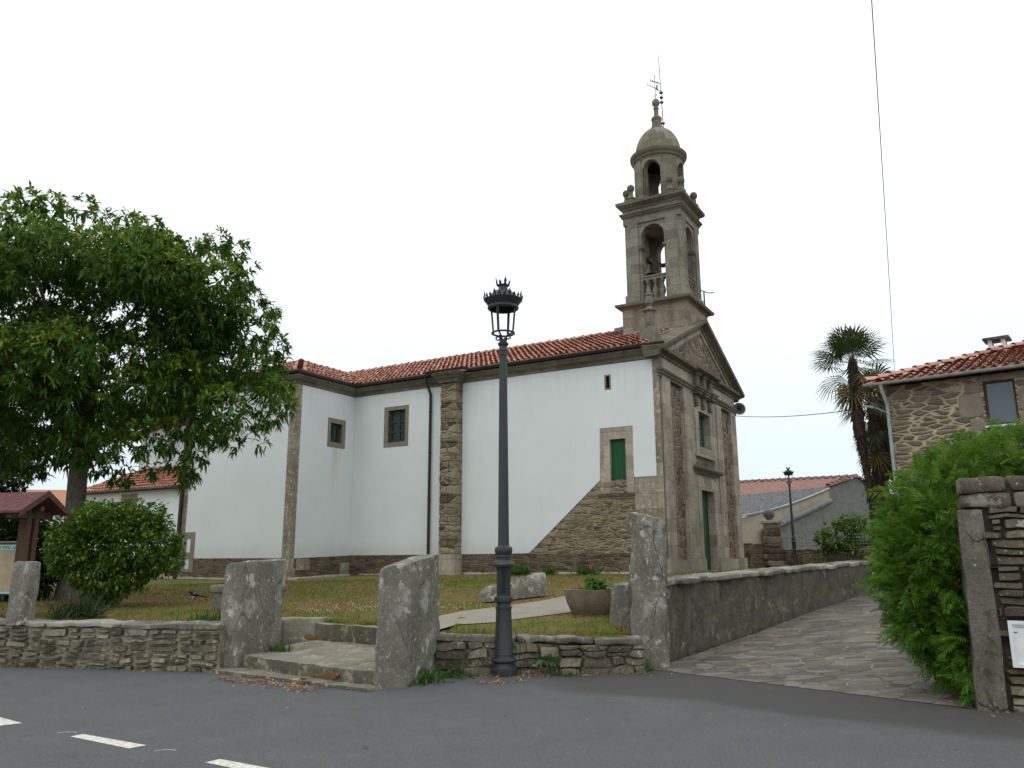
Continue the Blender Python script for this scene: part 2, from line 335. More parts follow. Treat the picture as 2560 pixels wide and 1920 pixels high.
MT['weed'] = m_leaf('weed_leaf', [(.2, (.03, .085, .012)), (.8, (.075, .17, .03))], .3)
MT['geranium'] = m_leaf('geranium_leaf', [(.2, (.06, .14, .02)), (.8, (.16, .28, .05))], .35)
MT['pink'] = simple('pink_petal', (.55, .06, .16), .6, .2, 20)
MT['red'] = simple('red_petal', (.55, .02, .03), .6, .2, 20)
MT['clover'] = simple('clover_white', (.6, .6, .5), .7, .1, 20)
MT['dry_leaf'] = m_leaf('dry_leaf', [(.2, (.16, .06, .028)), (.5, (.3, .125, .06)), (.8, (.4, .22, .13))], .2, .7)
MT['litter'] = m_leaf('leaf_litter', [(.2, (.2, .06, .022)), (.5, (.33, .13, .05)), (.8, (.48, .33, .19))], .1, .8)
MT['black'] = simple('black_feather', (.015, .015, .018), .4, .2, 20)
MT['bronze'] = simple('old_bronze', (.09, .105, .085), .55, .3, 8, .6)
MT['horn'] = simple('grey_horn', (.105, .11, .105), .45, .15, 8)
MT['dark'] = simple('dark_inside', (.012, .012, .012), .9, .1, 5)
MT['cable'] = simple('grey_cable', (.13, .13, .135), .6, .1, 5)
MT['tan_stone'] = m_stone('brown_trough_stone', ((.08, .06, .042), (.17, .13, .095), (.27, .22, .165)), (.38, .35, .28), .64, .3, False, False)
MT['verdigris'] = simple('green_slate_plate', (.13, .2, .12), .8, .2, 8)

# ------------------------------------------------------------------ object helpers
def link(o, parent=None):
    COL.objects.link(o)
    if parent is not None: o.parent = parent
    return o
def tag(o, label=None, cat=None, group=None, kind=None):
    for k, v in (('label', label), ('category', cat), ('group', group), ('kind', kind)):
        if v: o[k] = v
    return o
def thing(name, label, cat, loc=(0, 0, 0), rz=0, group=None):
    o = bpy.data.objects.new(name, None); link(o); o.location = loc; o.rotation_euler = (0, 0, rz); o.empty_display_size = .2
    return tag(o, label, cat, group)
class MB:
    def __init__(s): s.v = []; s.f = []; s.m = []
    def add(s, vs, fs, mi=0):
        k = len(s.v); s.v += [tuple(v) for v in vs]; s.f += [tuple(i+k for i in f) for f in fs]; s.m += [mi]*len(fs); return s
    def hexa(s, c, mi=0):        # 0-3 bottom ring, 4-7 top ring
        return s.add(c, [(0, 3, 2, 1), (4, 5, 6, 7), (0, 1, 5, 4), (1, 2, 6, 5), (2, 3, 7, 6), (3, 0, 4, 7)], mi)
    def box(s, x0, x1, y0, y1, z0, z1, mi=0):
        return s.hexa([(x0, y0, z0), (x1, y0, z0), (x1, y1, z0), (x0, y1, z0), (x0, y0, z1), (x1, y0, z1), (x1, y1, z1), (x0, y1, z1)], mi)
    def prism(s, poly, z0, z1, mi=0):
        n = len(poly)
        return s.add([(x, y, z0) for x, y in poly]+[(x, y, z1) for x, y in poly],
                     [tuple(range(n))[::-1], tuple(range(n, 2*n))]+[(i, (i+1) % n, n+(i+1) % n, n+i) for i in range(n)], mi)
    def plate(s, outer, holes, fn, d=1.0, mi=0):
        loops = [outer]+list(holes); flat = [p for l in loops for p in l]
        tr = tessellate_polygon([[Vector((p[0], p[1], 0)) for p in l] for l in loops]); n = len(flat)
        vs = [fn(p[0], p[1], 0.0) for p in flat]+[fn(p[0], p[1], d) for p in flat]
        fs = [tuple(t) for t in tr]+[tuple(i+n for i in t) for t in tr]; k = 0
        for l in loops:
            m = len(l); fs += [(k+i, k+(i+1) % m, n+k+(i+1) % m, n+k+i) for i in range(m)]; k += m
        return s.add(vs, fs, mi)
    def lathe(s, prof, c=(0, 0), n=32, mi=0, a0=0, a1=2*math.pi):
        full = abs(a1-a0-2*math.pi) < 1e-6; k = n if full else n+1
        vs = [(c[0]+r*math.cos(a0+(a1-a0)*i/n), c[1]+r*math.sin(a0+(a1-a0)*i/n), z) for r, z in prof for i in range(k)]
        fs = [(j*k+i, j*k+(i+1) % k, (j+1)*k+(i+1) % k, (j+1)*k+i) for j in range(len(prof)-1) for i in range(n)]
        return s.add(vs, fs, mi)
    def tube(s, pts, r, n=8, mi=0):
        pts = [Vector(p) for p in pts]; rs = r if isinstance(r, (list, tuple)) else [r]*len(pts); vs = []
        t = (pts[1]-pts[0]).normalized(); up = Vector((0, 0, 1)) if abs(t.z) < .9 else Vector((1, 0, 0)); a = t.cross(up).normalized()
        for i, p in enumerate(pts):
            t = (pts[min(i+1, len(pts)-1)]-pts[max(i-1, 0)]).normalized(); a = (a-t*a.dot(t)).normalized(); b = t.cross(a)
            vs += [p+(a*math.cos(2*math.pi*k/n)+b*math.sin(2*math.pi*k/n))*rs[i] for k in range(n)]
        m = len(pts); fs = [(j*n+i, j*n+(i+1) % n, (j+1)*n+(i+1) % n, (j+1)*n+i) for j in range(m-1) for i in range(n)]
        fs += [tuple(range(n))[::-1], tuple(range((m-1)*n, m*n))]
        return s.add(vs, fs, mi)
    def sweep(s, path, prof, closed=False, side=1, mi=0):   # profile (out, z) along plan path with mitred corners
        n = len(path); vs = []
        for i, p in enumerate(path):
            P = Vector(p); a = Vector(path[(i-1) % n]); b = Vector(path[(i+1) % n])
            if not closed and i == 0: a = P-(b-P)
            if not closed and i == n-1: b = P+(P-a)
            d1 = (P-a).normalized(); d2 = (b-P).normalized()
            n1 = Vector((d1.y, -d1.x))*side; n2 = Vector((d2.y, -d2.x))*side
            mt = (n1+n2); mt = mt/max(.2, mt.dot(n1))
            vs += [(P.x+mt.x*o, P.y+mt.y*o, z) for o, z in prof]
        k = len(prof); fs = []
        for i in range(n if closed else n-1):
            j = (i+1) % n; fs += [(i*k+q, i*k+q+1, j*k+q+1, j*k+q) for q in range(k-1)]
        if not closed: fs += [tuple(range(k)), tuple(range((n-1)*k, n*k))]
        return s.add(vs, fs, mi)
    def build(s, name, mats, parent=None, smooth=None, fix=True):
        me = bpy.data.meshes.new(name); me.from_pydata(s.v, [], s.f)
        if not isinstance(mats, (list, tuple)): mats = [mats]
        for m in mats: me.materials.append(MT[m] if isinstance(m, str) else m)
        if len(mats) > 1: me.polygons.foreach_set('material_index', s.m)
        if fix:
            b = bmesh.new(); b.from_mesh(me); bmesh.ops.recalc_face_normals(b, faces=b.faces); b.to_mesh(me); b.free()
        if smooth is not None:
            me.shade_smooth(); me.set_sharp_from_angle(angle=R(smooth))
        me.update()
        return link(bpy.data.objects.new(name, me), parent)
def bev(o, wdt=.01, seg=2):
    m = o.modifiers.new('bevel', 'BEVEL'); m.width = wdt; m.segments = seg; m.limit_method = 'ANGLE'; m.angle_limit = R(40); return o
def nz3(x, y, z, k=1.0): return noise.noise(Vector((x*k, y*k, z*k)))
def rock(mb, c8, cuts=6, amp=.02, fr=4.0, rd=.12, mi=0, seed=0, amp2=None):
    """rounded, roughened block between 8 corners"""
    b = bmesh.new(); bmesh.ops.create_cube(b, size=2); bmesh.ops.subdivide_edges(b, edges=b.edges[:], cuts=cuts, use_grid_fill=True)
    C = [Vector(c) for c in c8]; vs = []
    for v in b.verts:
        x, y, z = v.co; k = 6
        X = x*(1-rd*(y**k+z**k)/2); Y = y*(1-rd*(x**k+z**k)/2); Z = z*(1-rd*.5*(x**k+y**k)/2)
        a, bb, t = (X+1)/2, (Y+1)/2, (Z+1)/2
        lo = C[0]*(1-a)*(1-bb)+C[1]*a*(1-bb)+C[2]*a*bb+C[3]*(1-a)*bb; hi = C[4]*(1-a)*(1-bb)+C[5]*a*(1-bb)+C[6]*a*bb+C[7]*(1-a)*bb
        p = lo*(1-t)+hi*t
        q = p*fr+Vector((seed*3.1, seed*1.7, seed))
        d = Vector((noise.noise(q), noise.noise(q+Vector((7, 3, 1))), noise.noise(q+Vector((2, 9, 4)))))*amp
        q2 = p*fr*4; d += Vector((noise.noise(q2), noise.noise(q2+Vector((5, 1, 1))), noise.noise(q2+Vector((1, 5, 3)))))*(amp*.35 if amp2 is None else amp2)
        vs.append(p+d)
    b.verts.index_update(); fs = [tuple(v.index for v in f.verts) for f in b.faces]; b.free()
    mb.add(vs, fs, mi); return mb
def rbox(mb, x0, x1, y0, y1, z0, z1, **k):
    return rock(mb, [(x0, y0, z0), (x1, y0, z0), (x1, y1, z0), (x0, y1, z0), (x0, y0, z1), (x1, y0, z1), (x1, y1, z1), (x0, y1, z1)], **k)
def split_rects(rng, u0, u1, v0, v1, mu, mv, out):
    du, dv = u1-u0, v1-v0
    wu, wv = du/mu, dv/mv
    if (wu < 1.55 and wv < 1.5) or (max(wu, wv) < 2.1 and rng.random() < .25): out.append((u0, u1, v0, v1)); return
    k = rng.uniform(.34, .66)
    if wu > wv: m = u0+du*k; split_rects(rng, u0, m, v0, v1, mu, mv, out); split_rects(rng, m, u1, v0, v1, mu, mv, out)
    else: m = v0+dv*k; split_rects(rng, u0, u1, v0, m, mu, mv, out); split_rects(rng, u0, u1, m, v1, mu, mv, out)
def stone_face(mb, fn, L, Hm, vb, vt, mu=.32, mv=.12, prot=.03, gap=.008, seed=1, mi=0, jit=.02, edge_d=-.035):
    """irregular stones over a face: fn(u, z, depth_out); vb/vt bottom and top height functions of u"""
    rng = random.Random(seed); rs = []; split_rects(rng, 0, L, 0, Hm, mu, mv, rs)
    S_ = [0, .07, .33, .67, .93, 1]; T_ = [0, .14, .5, .86, 1]
    for (a, b, c, d) in rs:
        pr = prot*rng.uniform(.2, 1.25); sk = rng.uniform(-.35, .35)*pr; tl = rng.uniform(-1, 1)*.012
        g = gap*rng.uniform(.6, 1.6); vs = []
        for jt, t in enumerate(T_):
            for js, s_ in enumerate(S_):
                u = a+g+(b-a-2*g)*s_; v = c+g+(d-c-2*g)*t+tl*(s_-.5)
                u += jit*nz3(u*3, v*5, seed)*1.2; v += jit*nz3(u*4+9, v*4, seed+5)
                cor = (abs(s_-.5)*2)**4*(abs(t-.5)*2)**4
                u += (a+b-2*u)*.09*cor; v += (c+d-2*v)*.2*cor
                edge = js in (0, 5) or jt in (0, 4)
                dp = edge_d if edge else pr+sk*(s_-.5)*2+.012*nz3(u*9, v*12, seed)
                z = vb(u)+(vt(u)-vb(u))*v/Hm
                vs.append(fn(u, z, dp))
        nS = len(S_); mb.add(vs, [(j*nS+i, j*nS+i+1, (j+1)*nS+i+1, (j+1)*nS+i) for j in range(len(T_)-1) for i in range(nS-1)], mi)
    return mb
def cards(name, P, F, mats, parent=None, mi=None, smooth=False):
    """P (n,k,3) vertices of n identical-topology islands, F list of faces"""
    n, k, _ = P.shape; fl = np.array([len(f) for f in F]); base = np.concatenate([np.array(f) for f in F])
    me = bpy.data.meshes.new(name); me.vertices.add(n*k); me.vertices.foreach_set('co', P.reshape(-1).astype(np.float32))
    li = (np.arange(n)[:, None]*k+base[None, :]).reshape(-1); me.loops.add(len(li)); me.loops.foreach_set('vertex_index', li.astype(np.int32))
    tot = np.tile(fl, n); st = np.concatenate([[0], np.cumsum(tot)[:-1]]); me.polygons.add(len(tot))
    me.polygons.foreach_set('loop_start', st.astype(np.int32)); me.polygons.foreach_set('loop_total', tot.astype(np.int32))
    if not isinstance(mats, (list, tuple)): mats = [mats]
    for m in mats: me.materials.append(MT[m])
    if mi is not None: me.polygons.foreach_set('material_index', np.repeat(mi, len(F)).astype(np.int32))
    if smooth: me.polygons.foreach_set('use_smooth', np.ones(len(tot), bool))
    me.update(calc_edges=True); me.validate()
    return link(bpy.data.objects.new(name, me), parent)
def unit(v): return v/np.maximum(1e-9, np.linalg.norm(v, axis=-1, keepdims=True))
def leaves(pos, dirs, ln, wd, droop, rng, seg=2, fold=.25):
    """bent lanceolate blades: pos,dirs (n,3); returns (n,2*seg+2... ,3) verts and faces"""
    n = len(pos); d = unit(dirs); side = unit(np.cross(d, np.array([0, 0, 1.])+rng.normal(0, .35, (n, 3)))); up = np.cross(side, d)
    rows = []; prof = [.28, 1.0, .8, 0.06] if seg == 3 else ([.35, 1.0, .08] if seg == 2 else [1, .15])
    for i, wv in enumerate(prof):
        t = i/(len(prof)-1); c = pos+d*(ln*t)[:, None]; c[:, 2] -= droop*(t**2)*ln
        h = (wd*wv*.5)[:, None]*side
        rows += [c-h, c+h]
    P = np.stack(rows, 1); F = [(2*i, 2*i+1, 2*i+3, 2*i+2) for i in range(len(prof)-1)]
    return P, F
def tiles(mb, org, eu, ev, en, U, V, inside, sp=.225, ex=.37, r=.078, n=6, seed=0, mi=0):
    """barrel tiles over a sloping rectangle: eu along the eave, ev up the slope, en normal"""
    rng = random.Random(seed); org, eu, ev, en = map(Vector, (org, eu, ev, en))
    for i in range(int(U/sp)+1):
        for j in range(int(V/ex)+1):
            u, v = (i+.5)*sp, j*ex
            if not inside(u, v+ex*.5): continue
            u += rng.uniform(-.015, .015); v += rng.uniform(-.035, .035); lf = rng.uniform(0, .012); tw = rng.uniform(-.012, .012); vs = []
            for vv, rr, lift in ((v-.05, r*1.16, .048+lf*1.5), (v+ex+.02, r*.80, .0)):
                for k in range(n+1):
                    t = math.pi*k/n; o = u+rr*math.cos(t)+(tw if lift < .02 else 0)
                    vs.append(org+eu*o+ev*vv+en*(lift-.004+rr*.62*math.sin(t)))
            m = n+1; mb.add(vs, [(k, k+1, m+k+1, m+k) for k in range(n)], mi)
    return mb
def ridge_tiles(mb, p, q, r=.105, ex=.4, seed=0, mi=0, n=6):
    rng = random.Random(seed); p, q = Vector(p), Vector(q); L = (q-p).length; t = (q-p)/L; sd = t.cross(Vector((0, 0, 1))).normalized(); up = sd.cross(t)
    for j in range(int(L/ex)+1):
        l0, l1 = j*ex, min(L+.05, j*ex+ex+.06); hb = rng.uniform(0, .02); vs = []
        for l, rr, h in ((l0, r*1.08, .03+hb), (l1, r*.9, 0)):
            for k in range(n+1):
                a = math.pi*k/n; vs.append(p+t*l+sd*(rr*math.cos(a))+up*(h+rr*.85*math.sin(a)))
        mb.add(vs, [(k, k+1, n+1+k+1, n+1+k) for k in range(n)], mi)
    return mb

# ------------------------------------------------------------------ terrain
CO = Vector((4.904, 26.0, 1.084)); YAW = R(30.5)
va = Vector((-math.cos(YAW), math.sin(YAW), 0)); vb = Vector((math.sin(YAW), math.cos(YAW), 0))
def yfront(x):
    if x <= -4.25: return 12.42-(x+4.25)*.2
    if x <= -3.42: return 14.62
    if x <= -1.0: return 14.64-(x+3.42)*.733
    if x <= 1.55: return 11.95
    if x <= 1.9: return 12.5
    if x <= 8.95: return 12.85+(x-1.9)*1.155
    return 20.95+(x-8.95)*2.6
def yard_z(x, y):
    q = Vector((x, y, 0))-Vector((CO.x, CO.y, 0)); a_ = q.dot(va); bd = -q.dot(vb)
    zc = 1.04-.0115*min(16, max(-12, a_)); t = min(1, max(0, bd/9.5)); t = t*t*(3-2*t)*.5+t*.5
    return zc-(zc-.62)*t+.025*nz3(x, y, 3, .45)-(.14*math.exp(-max(0, y-yfront(x))/1.6)*min(1, max(0, (x+4.6)/.4))*min(1, max(0, 3.0-x)) if -4.6 < x < 3 else 0)
def structure(name, vs, fs, mat, smooth=True):
    mb = MB(); mb.add(vs, fs); o = mb.build(name, mat, smooth=60 if smooth else None, fix=False); return tag(o, kind='structure')
structure('ground', [(-1500, -900, -.06), (1500, -900, -.06), (1500, 1800, -.06), (-1500, 1800, -.06)], [(0, 1, 2, 3)], 'earth', False)
structure('road', [(-70, -40, 0), (70, -40, 0), (70, 7, 0), (4.9, 9.6, 0), (3.2, 12.4, 0), (-2, 12.4, 0), (-4, 13, 0), (-8, 13, 0), (-70, 24, 0)], [tuple(range(9))], 'asphalt', False)
xs = sorted(set([-60, -45, -34, -28, -24, -21, -18]+[round(-17+.35*i, 3) for i in range(80)]+[12, 14, 17, 22, 30, -4.25, -4.2, -3.42, -2.1, -1.0, 1.55, 1.56, 1.9, 8.95])); NR = 60
vs = []; fs = []
for x in xs:
    yf = yfront(x)
    vs.append((x, yf-.02, -.1))
    for j in range(NR-1):
        y = yf+(70-yf)*(j/(NR-2))**2.0; vs.append((x, y, yard_z(x, y)))
for i in range(len(xs)-1): fs += [(i*NR+j, i*NR+j+1, (i+1)*NR+j+1, (i+1)*NR+j) for j in range(NR-1)]
structure('lawn', vs, fs, 'lawn')
# garden path
pL = [(-2.3, 13.5), (-1.45, 14.3), (-.43, 16.4), (1.41, 19.8), (3.4, 22.2), (5.6, 23.6), (8.6, 24.3)]
pR = [(-1.5, 12.75), (-.3, 13.3), (.95, 14.75), (2.3, 16.8), (4.7, 19.6), (6.6, 21.2), (9.6, 22.5)]
vs = []; fs = []; K = 9
L2 = []
for k in range(len(pL)-1):
    for q in range(4): t = q/4; L2.append((Vector(pL[k]).lerp(Vector(pL[k+1]), t), Vector(pR[k]).lerp(Vector(pR[k+1]), t)))
for l, r in L2:
    for j in range(K):
        p = l.lerp(r, j/(K-1)); vs.append((p.x+.05*nz3(p.x, p.y, 1, 1.5), p.y, yard_z(p.x, p.y)+.014))
for i in range(len(L2)-1): fs += [(i*K+j, i*K+j+1, (i+1)*K+j+1, (i+1)*K+j) for j in range(K-1)]
structure('path', vs, fs, 'concrete')
# paved lane rising beside the wall
lL = [(1.95, 12.15, .005), (2.6, 12.95, .05), (4.3, 15.0, .22), (6.4, 17.5, .47), (8.7, 20.2, .70), (10.5, 24.5, .73), (12, 40, .75)]
lR = [(4.86, 9.02, .006), (5.3, 9.6, .06), (7.2, 11.5, .25), (9.6, 13.8, .5), (12.5, 16.4, .70), (20, 20, .73), (40, 34, .75)]
vs = []; fs = []; K = 11; rows = []
for k in range(len(lL)-1):
    for q in range(5): t = q/5; rows.append((Vector(lL[k]).lerp(Vector(lL[k+1]), t), Vector(lR[k]).lerp(Vector(lR[k+1]), t)))
for l, r in rows:
    for j in range(K): p = l.lerp(r, j/(K-1)); vs.append((p.x, p.y, p.z+(.012*nz3(p.x, p.y, 0, 2) if p.z > .02 else 0)))
for i in range(len(rows)-1): fs += [(i*K+j, i*K+j+1, (i+1)*K+j+1, (i+1)*K+j) for j in range(K-1)]
structure('paved_lane', vs, fs, 'paving')
# garden ground on the right behind the wall
structure('garden_ground', [(5.2, 9.4, .3), (40, -7, .5), (40, 34, .7), (12.6, 16.3, .68), (7.3, 11.45, .28)], [(0, 1, 2, 3, 4)], 'earth', False)

# ------------------------------------------------------------------ church
ch = thing('church', 'white plastered church with red tiled roof and stone bell tower', 'church', CO, -YAW)
ZB = -.5; Z0 = -CO.z
def WA(b0, dirn=1): return lambda u, v, d: (-u, b0+d*dirn, v)
def rect(a, b, c, d): return [(a, c), (b, c), (b, d), (a, d)]
def church_part(mb, name, mat, smooth=None, parent=None): return mb.build(name, mat, parent or ch, smooth)
EZ = 7.02          # underside of cornice
# walls of the nave: stone core
m = MB(); door_h = rect(1.27, 1.88, 2.57, 4.40); slit_h = rect(1.80, 1.93, 6.16, 6.58); win_h = rect(10.62, 11.49, 4.98, 6.28)
m.plate(rect(.02, 13.4, ZB, EZ+.2), [door_h, slit_h, win_h], lambda u, v, d: (-u, .022+.6*d, v))
m.box(-29, -13.4, 1.15, 1.6, ZB, EZ+.2); m.box(-29, -.9, 8.4, 9.18, ZB, EZ+.2); m.box(-29, -28.5, 1.6, 8.4, ZB, EZ+.2)
church_part(m, 'nave_wall', 'rubble')
# white render, cut round the stair, door and windows
m = MB()
out1 = [(.23, 6.99), (.23, 3.07), (1.03, 3.07), (1.01, 4.79), (2.21, 4.79), (2.25, 3.02), (5.03, .62), (7.88, .60), (7.88, 7.03)]
m.plate(out1, [rect(1.745, 1.985, 6.105, 6.635)], lambda u, v, d: (-u, -.004+.03*d, v))
m.plate([(8.62, .6), (13.27, .575), (13.27, EZ), (8.62, EZ)], [rect(10.45, 11.70, 4.79, 6.44)], lambda u, v, d: (-u, -.004+.03*d, v))
m.plate([(-3.02, .48), (.02, .575), (.02, EZ), (-3.02, EZ)], [rect(-1.55, -.52, 4.79, 5.96)], lambda u, v, d: (-13.272-.03*d, u, v))
m.plate([(13.64, .49), (18.53, .49), (18.53, 1.5), (19.16, 1.5), (19.16, EZ), (13.64, EZ)], [], lambda u, v, d: (-u, -3.256+.03*d, v))
m.box(-28.9, -19.4, 1.13, 1.15, ZB, EZ); m.box(-19.41, -19.38, -3.25, 1.13, ZB, EZ)
church_part(m, 'render_coat', 'plaster')
# transept core
m = MB()
m.plate(rect(-3.22, 0.02, ZB, EZ+.2), [rect(-1.38, -.73, 5.0, 5.77)], lambda u, v, d: (-13.30-.5*d, u, v))
m.box(-19.4, -13.32, -3.23, -2.9, ZB, EZ+.2); m.box(-19.38, -19.0, -2.9, 1.2, ZB, EZ+.2)
church_part(m, 'transept_wall', 'rubble')
# plinth (slightly proud)
m = MB()
m.box(-7.86, -.98, -.016, .02, ZB, .60); m.box(-13.27, -8.64, -.016, .02, ZB, .585)
m.plate([(-3.05, ZB), (-.01, ZB), (-.01, .57), (-3.05, .475)], [], lambda u, v, d: (-13.262-.03*d, u, v))
m.box(-18.5, -13.66, -3.266, -3.22, ZB, .485)
church_part(m, 'plinth', 'plinth')
# stair block: outer stair up to the gallery door
m = MB(); stepn = 9; du = (5.03-2.25)/stepn; dz = (3.02-.62)/stepn
m.plate([(4.99, .60), (2.22, 3.0), (1.0, 3.0), (1.0, ZB), (5.0, ZB)], [], lambda u, v, d: (-u, -.002+.02*d, v))
church_part(m, 'stair_masonry', 'rubble')
rg = random.Random(4)
for k in range(stepn):       # ends of the step slabs showing in the wall below the slope
    m = MB(); u1 = 5.03-du*k-.16; rbox(m, -u1, -u1+rg.uniform(.4, .62), -.022, .02, .62+dz*k+.02, .62+dz*k+.17, amp=.012, cuts=4, seed=k)
    church_part(m, 'stair_tread', 'schist', 50)
m = MB(); rbox(m, -2.32, -.98, -.06, .02, 2.44, 2.56, amp=.012, seed=40); church_part(m, 'door_sill', 'schist', 50)
# quoins, pilasters and dressed stone
for bs in ([(-.228, 0.0, -.012, .3, ZB, EZ+.2), (-1.0, -.2285, -.03, .0, -.5, 3.06)], [(-13.64, -13.26, -3.268, -3.02, ZB, EZ+.1), (-13.76, -13.24, -3.30, -2.94, ZB, .1)],
           [(-14.0, -13.7, -3.275, -3.2, .1, .5)], [(-13.3, -13.246, -2.9, -2.2, .05, .47)], [(-13.3, -13.25, -.55, -.03, -.3, .3)], [(-19.44, -19.16, -3.268, -2.9, ZB, EZ+.1)]):
    m = MB()
    for b_ in bs: m.box(*b_)
    church_part(m, 'corner_quoin', 'quoin')
m = MB(); fn = lambda u, z, d: (-u, -.43-d, z)
rg = random.Random(8); z = .62; m.box(-8.58, -7.92, -.40, .1, .55, 7.0)
while z < 6.95:
    h = min(rg.uniform(.16, .5), 7.0-z); us = [7.88, 8.60] if rg.random() < .35 or h < .17 else [7.88, rg.uniform(8.1, 8.4), 8.60]
    for p, q in zip(us, us[1:]): rbox(m, -q+.006, -p-.004, -.45-rg.uniform(0, .025), .05, z+.006, z+h-.006, amp=.018, fr=5, rd=.07, cuts=5, seed=z*7+q)
    z += h
church_part(m, 'buttress', 'buttress', 50)
m = MB(); m.box(-8.68, -7.84, -.50, .1, ZB, .60); church_part(m, 'buttress_foot', 'ashlar')
# cornice and gutter round the eaves
pth = [(.02, 0), (-7.86, 0), (-7.86, -.46), (-8.64, -.46), (-8.64, 0), (-13.28, 0), (-13.28, -3.26), (-19.42, -3.26), (-19.42, 1.14)]
pth = [(p[0], p[1]) for p in pth]
prof = [(-.05, EZ-.02), (.035, EZ), (.045, EZ+.07), (.08, EZ+.12), (.16, EZ+.16), (.2, EZ+.24), (.235, EZ+.26), (.24, EZ+.34), (-.05, EZ+.36)]
m = MB(); m.sweep(pth, prof, side=-1); church_part(m, 'cornice', 'cornice', 25)
gp = [(.35, -.02), (-7.7, -.02), (-7.7, -.44), (-8.8, -.44), (-8.8, -.02), (-13.3, -.02), (-13.3, -3.28), (-19.44, -3.28), (-19.44, 1.1)]
gpr = [(.245+.065*(1-math.cos(t)), EZ+.37+.07-.085*math.sin(t)) for t in [math.pi*k/8 for k in range(9)]]+[(.25+.065*(1-math.cos(t)), EZ+.37+.07-.072*math.sin(t)) for t in [math.pi*k/8 for k in range(8, -1, -1)]]
m = MB(); m.sweep(gp, gpr, side=-1); church_part(m, 'gutter', 'gutter_dark', 40)
m = MB(); m.tube([(-9.45, -.27, EZ+.36), (-9.45, -.27, EZ+.2), (-9.36, -.16, EZ-.12), (-9.33, -.09, EZ-.3), (-9.33, -.085, .4), (-9.33, -.085, -.2)], .055, 10)
for z in (.9, 2.6, 4.4, 6.0): m.lathe([(.058, z), (.066, z+.005), (.066, z+.05), (.058, z+.055)], (-9.33, -.085), 12)
church_part(m, 'downpipe', 'pipe', 50)
m = MB(); m.tube([(-19.46, -3.33, EZ+.3), (-19.46, -3.36, .0), (-19.46, -3.36, -.35)], .07, 10); m.box(-19.58, -19.44, -3.3, -3.0, ZB, EZ); church_part(m, 'downpipe', 'pipe', 50)
# roofs
EV = EZ+.45; SL = math.radians(23.4); cs, sn = math.cos(SL), math.sin(SL); RZ = 9.44
m = MB()
def slab(pts, t=.05): m.add([tuple(p) for p in pts]+[(p[0], p[1], p[2]-t) for p in pts], [tuple(range(len(pts))), tuple(range(len(pts), 2*len(pts)))]+[(i, (i+1) % len(pts), len(pts)+(i+1) % len(pts), len(pts)+i) for i in range(len(pts))])
rise = (RZ-EV)/4.86
slab([(-.35, -.26, EV), (-29.2, -.26, EV), (-27, 4.6, RZ), (-.35, 4.6, RZ)]); slab([(-.35, 9.46, EV), (-29.2, 9.46, EV), (-27, 4.6, RZ), (-.35, 4.6, RZ)])
slab([(-29.2, -.26, EV), (-29.2, 9.46, EV), (-27, 4.6, RZ)])
hx = 3.33; hz = EV+hx*.42
slab([(-12.98, -3.52, EV), (-19.66, -3.52, EV), (-16.32, -3.52+hx, hz)])
slab([(-12.98, -3.52, EV), (-16.32, -3.52+hx, hz), (-16.32, 3.4, hz), (-12.98, .3, EV)]); slab([(-19.66, -3.52, EV), (-16.32, -3.52+hx, hz), (-16.32, 3.4, hz), (-19.66, 1.2, EV)])
rf = church_part(m, 'roof', 'tile_bed')
th = math.atan(rise); VL = 4.86/math.cos(th)
m = MB(); tiles(m, (-.38, -.30, EV+.01), (-1, 0, 0), (0, math.cos(th), math.sin(th)), (0, -math.sin(th), math.cos(th)), 21, VL, lambda u, v: v < VL and not (v > 3.35 and u < 2.28), seed=2)
th2 = math.atan(.42); VT = hx/math.cos(th2)
tiles(m, (-12.94, .6, EV+.01), (0, -1, 0), (-math.cos(th2), 0, math.sin(th2)), (math.sin(th2), 0, math.cos(th2)), 8.5, VT+.0, lambda u, v: v < VT and (u < 4.12-v*math.cos(th2)-.03), seed=3)
tiles(m, (-12.94, .6, EV+.01), (0, 1, 0), (-math.cos(th2), 0, math.sin(th2)), (math.sin(th2), 0, math.cos(th2)), 3.0, VT+.0, lambda u, v: v < VT and v*math.cos(th2)*.42 > (u+.85)*rise*.92-.05, seed=13)
tiles(m, (-12.9, -3.56, EV+.01), (-1, 0, 0), (0, math.cos(th2), math.sin(th2)), (0, -math.sin(th2), math.cos(th2)), 6.8, VT, lambda u, v: abs(u-3.4) < 3.38-v*math.cos(th2)-.04, seed=4)
ridge_tiles(m, (-2.5, 4.6, RZ+.03), (-27, 4.6, RZ+.03)); ridge_tiles(m, (-16.32, -.2, hz+.03), (-16.32, 3.3, hz+.03), seed=2)
ridge_tiles(m, (-12.95, -3.53, EV+.03), (-16.32, -.18, hz+.05), seed=3); ridge_tiles(m, (-19.66, -3.53, EV+.03), (-16.32, -.18, hz+.05), seed=4)
church_part(m, 'roof_tiles', 'tile', 60, rf)
m = MB(); rbox(m, -3.6, -2.55, 3.05, 3.32, 8.72, 8.9, amp=.03, cuts=5); church_part(m, 'roof_flashing', 'coping', 50, rf); m = MB(); rbox(m, -2.6, -.15, 3.18, 3.32, 8.84, 9.0, amp=.025, cuts=6, seed=3); church_part(m, 'roof_flashing', 'coping', 50, rf); m = MB()
rbox(m, -3.4, -2.55, 4.3, 4.9, 9.42, 9.62, amp=.03, seed=7); church_part(m, 'roof_flashing', 'coping', 50, rf)
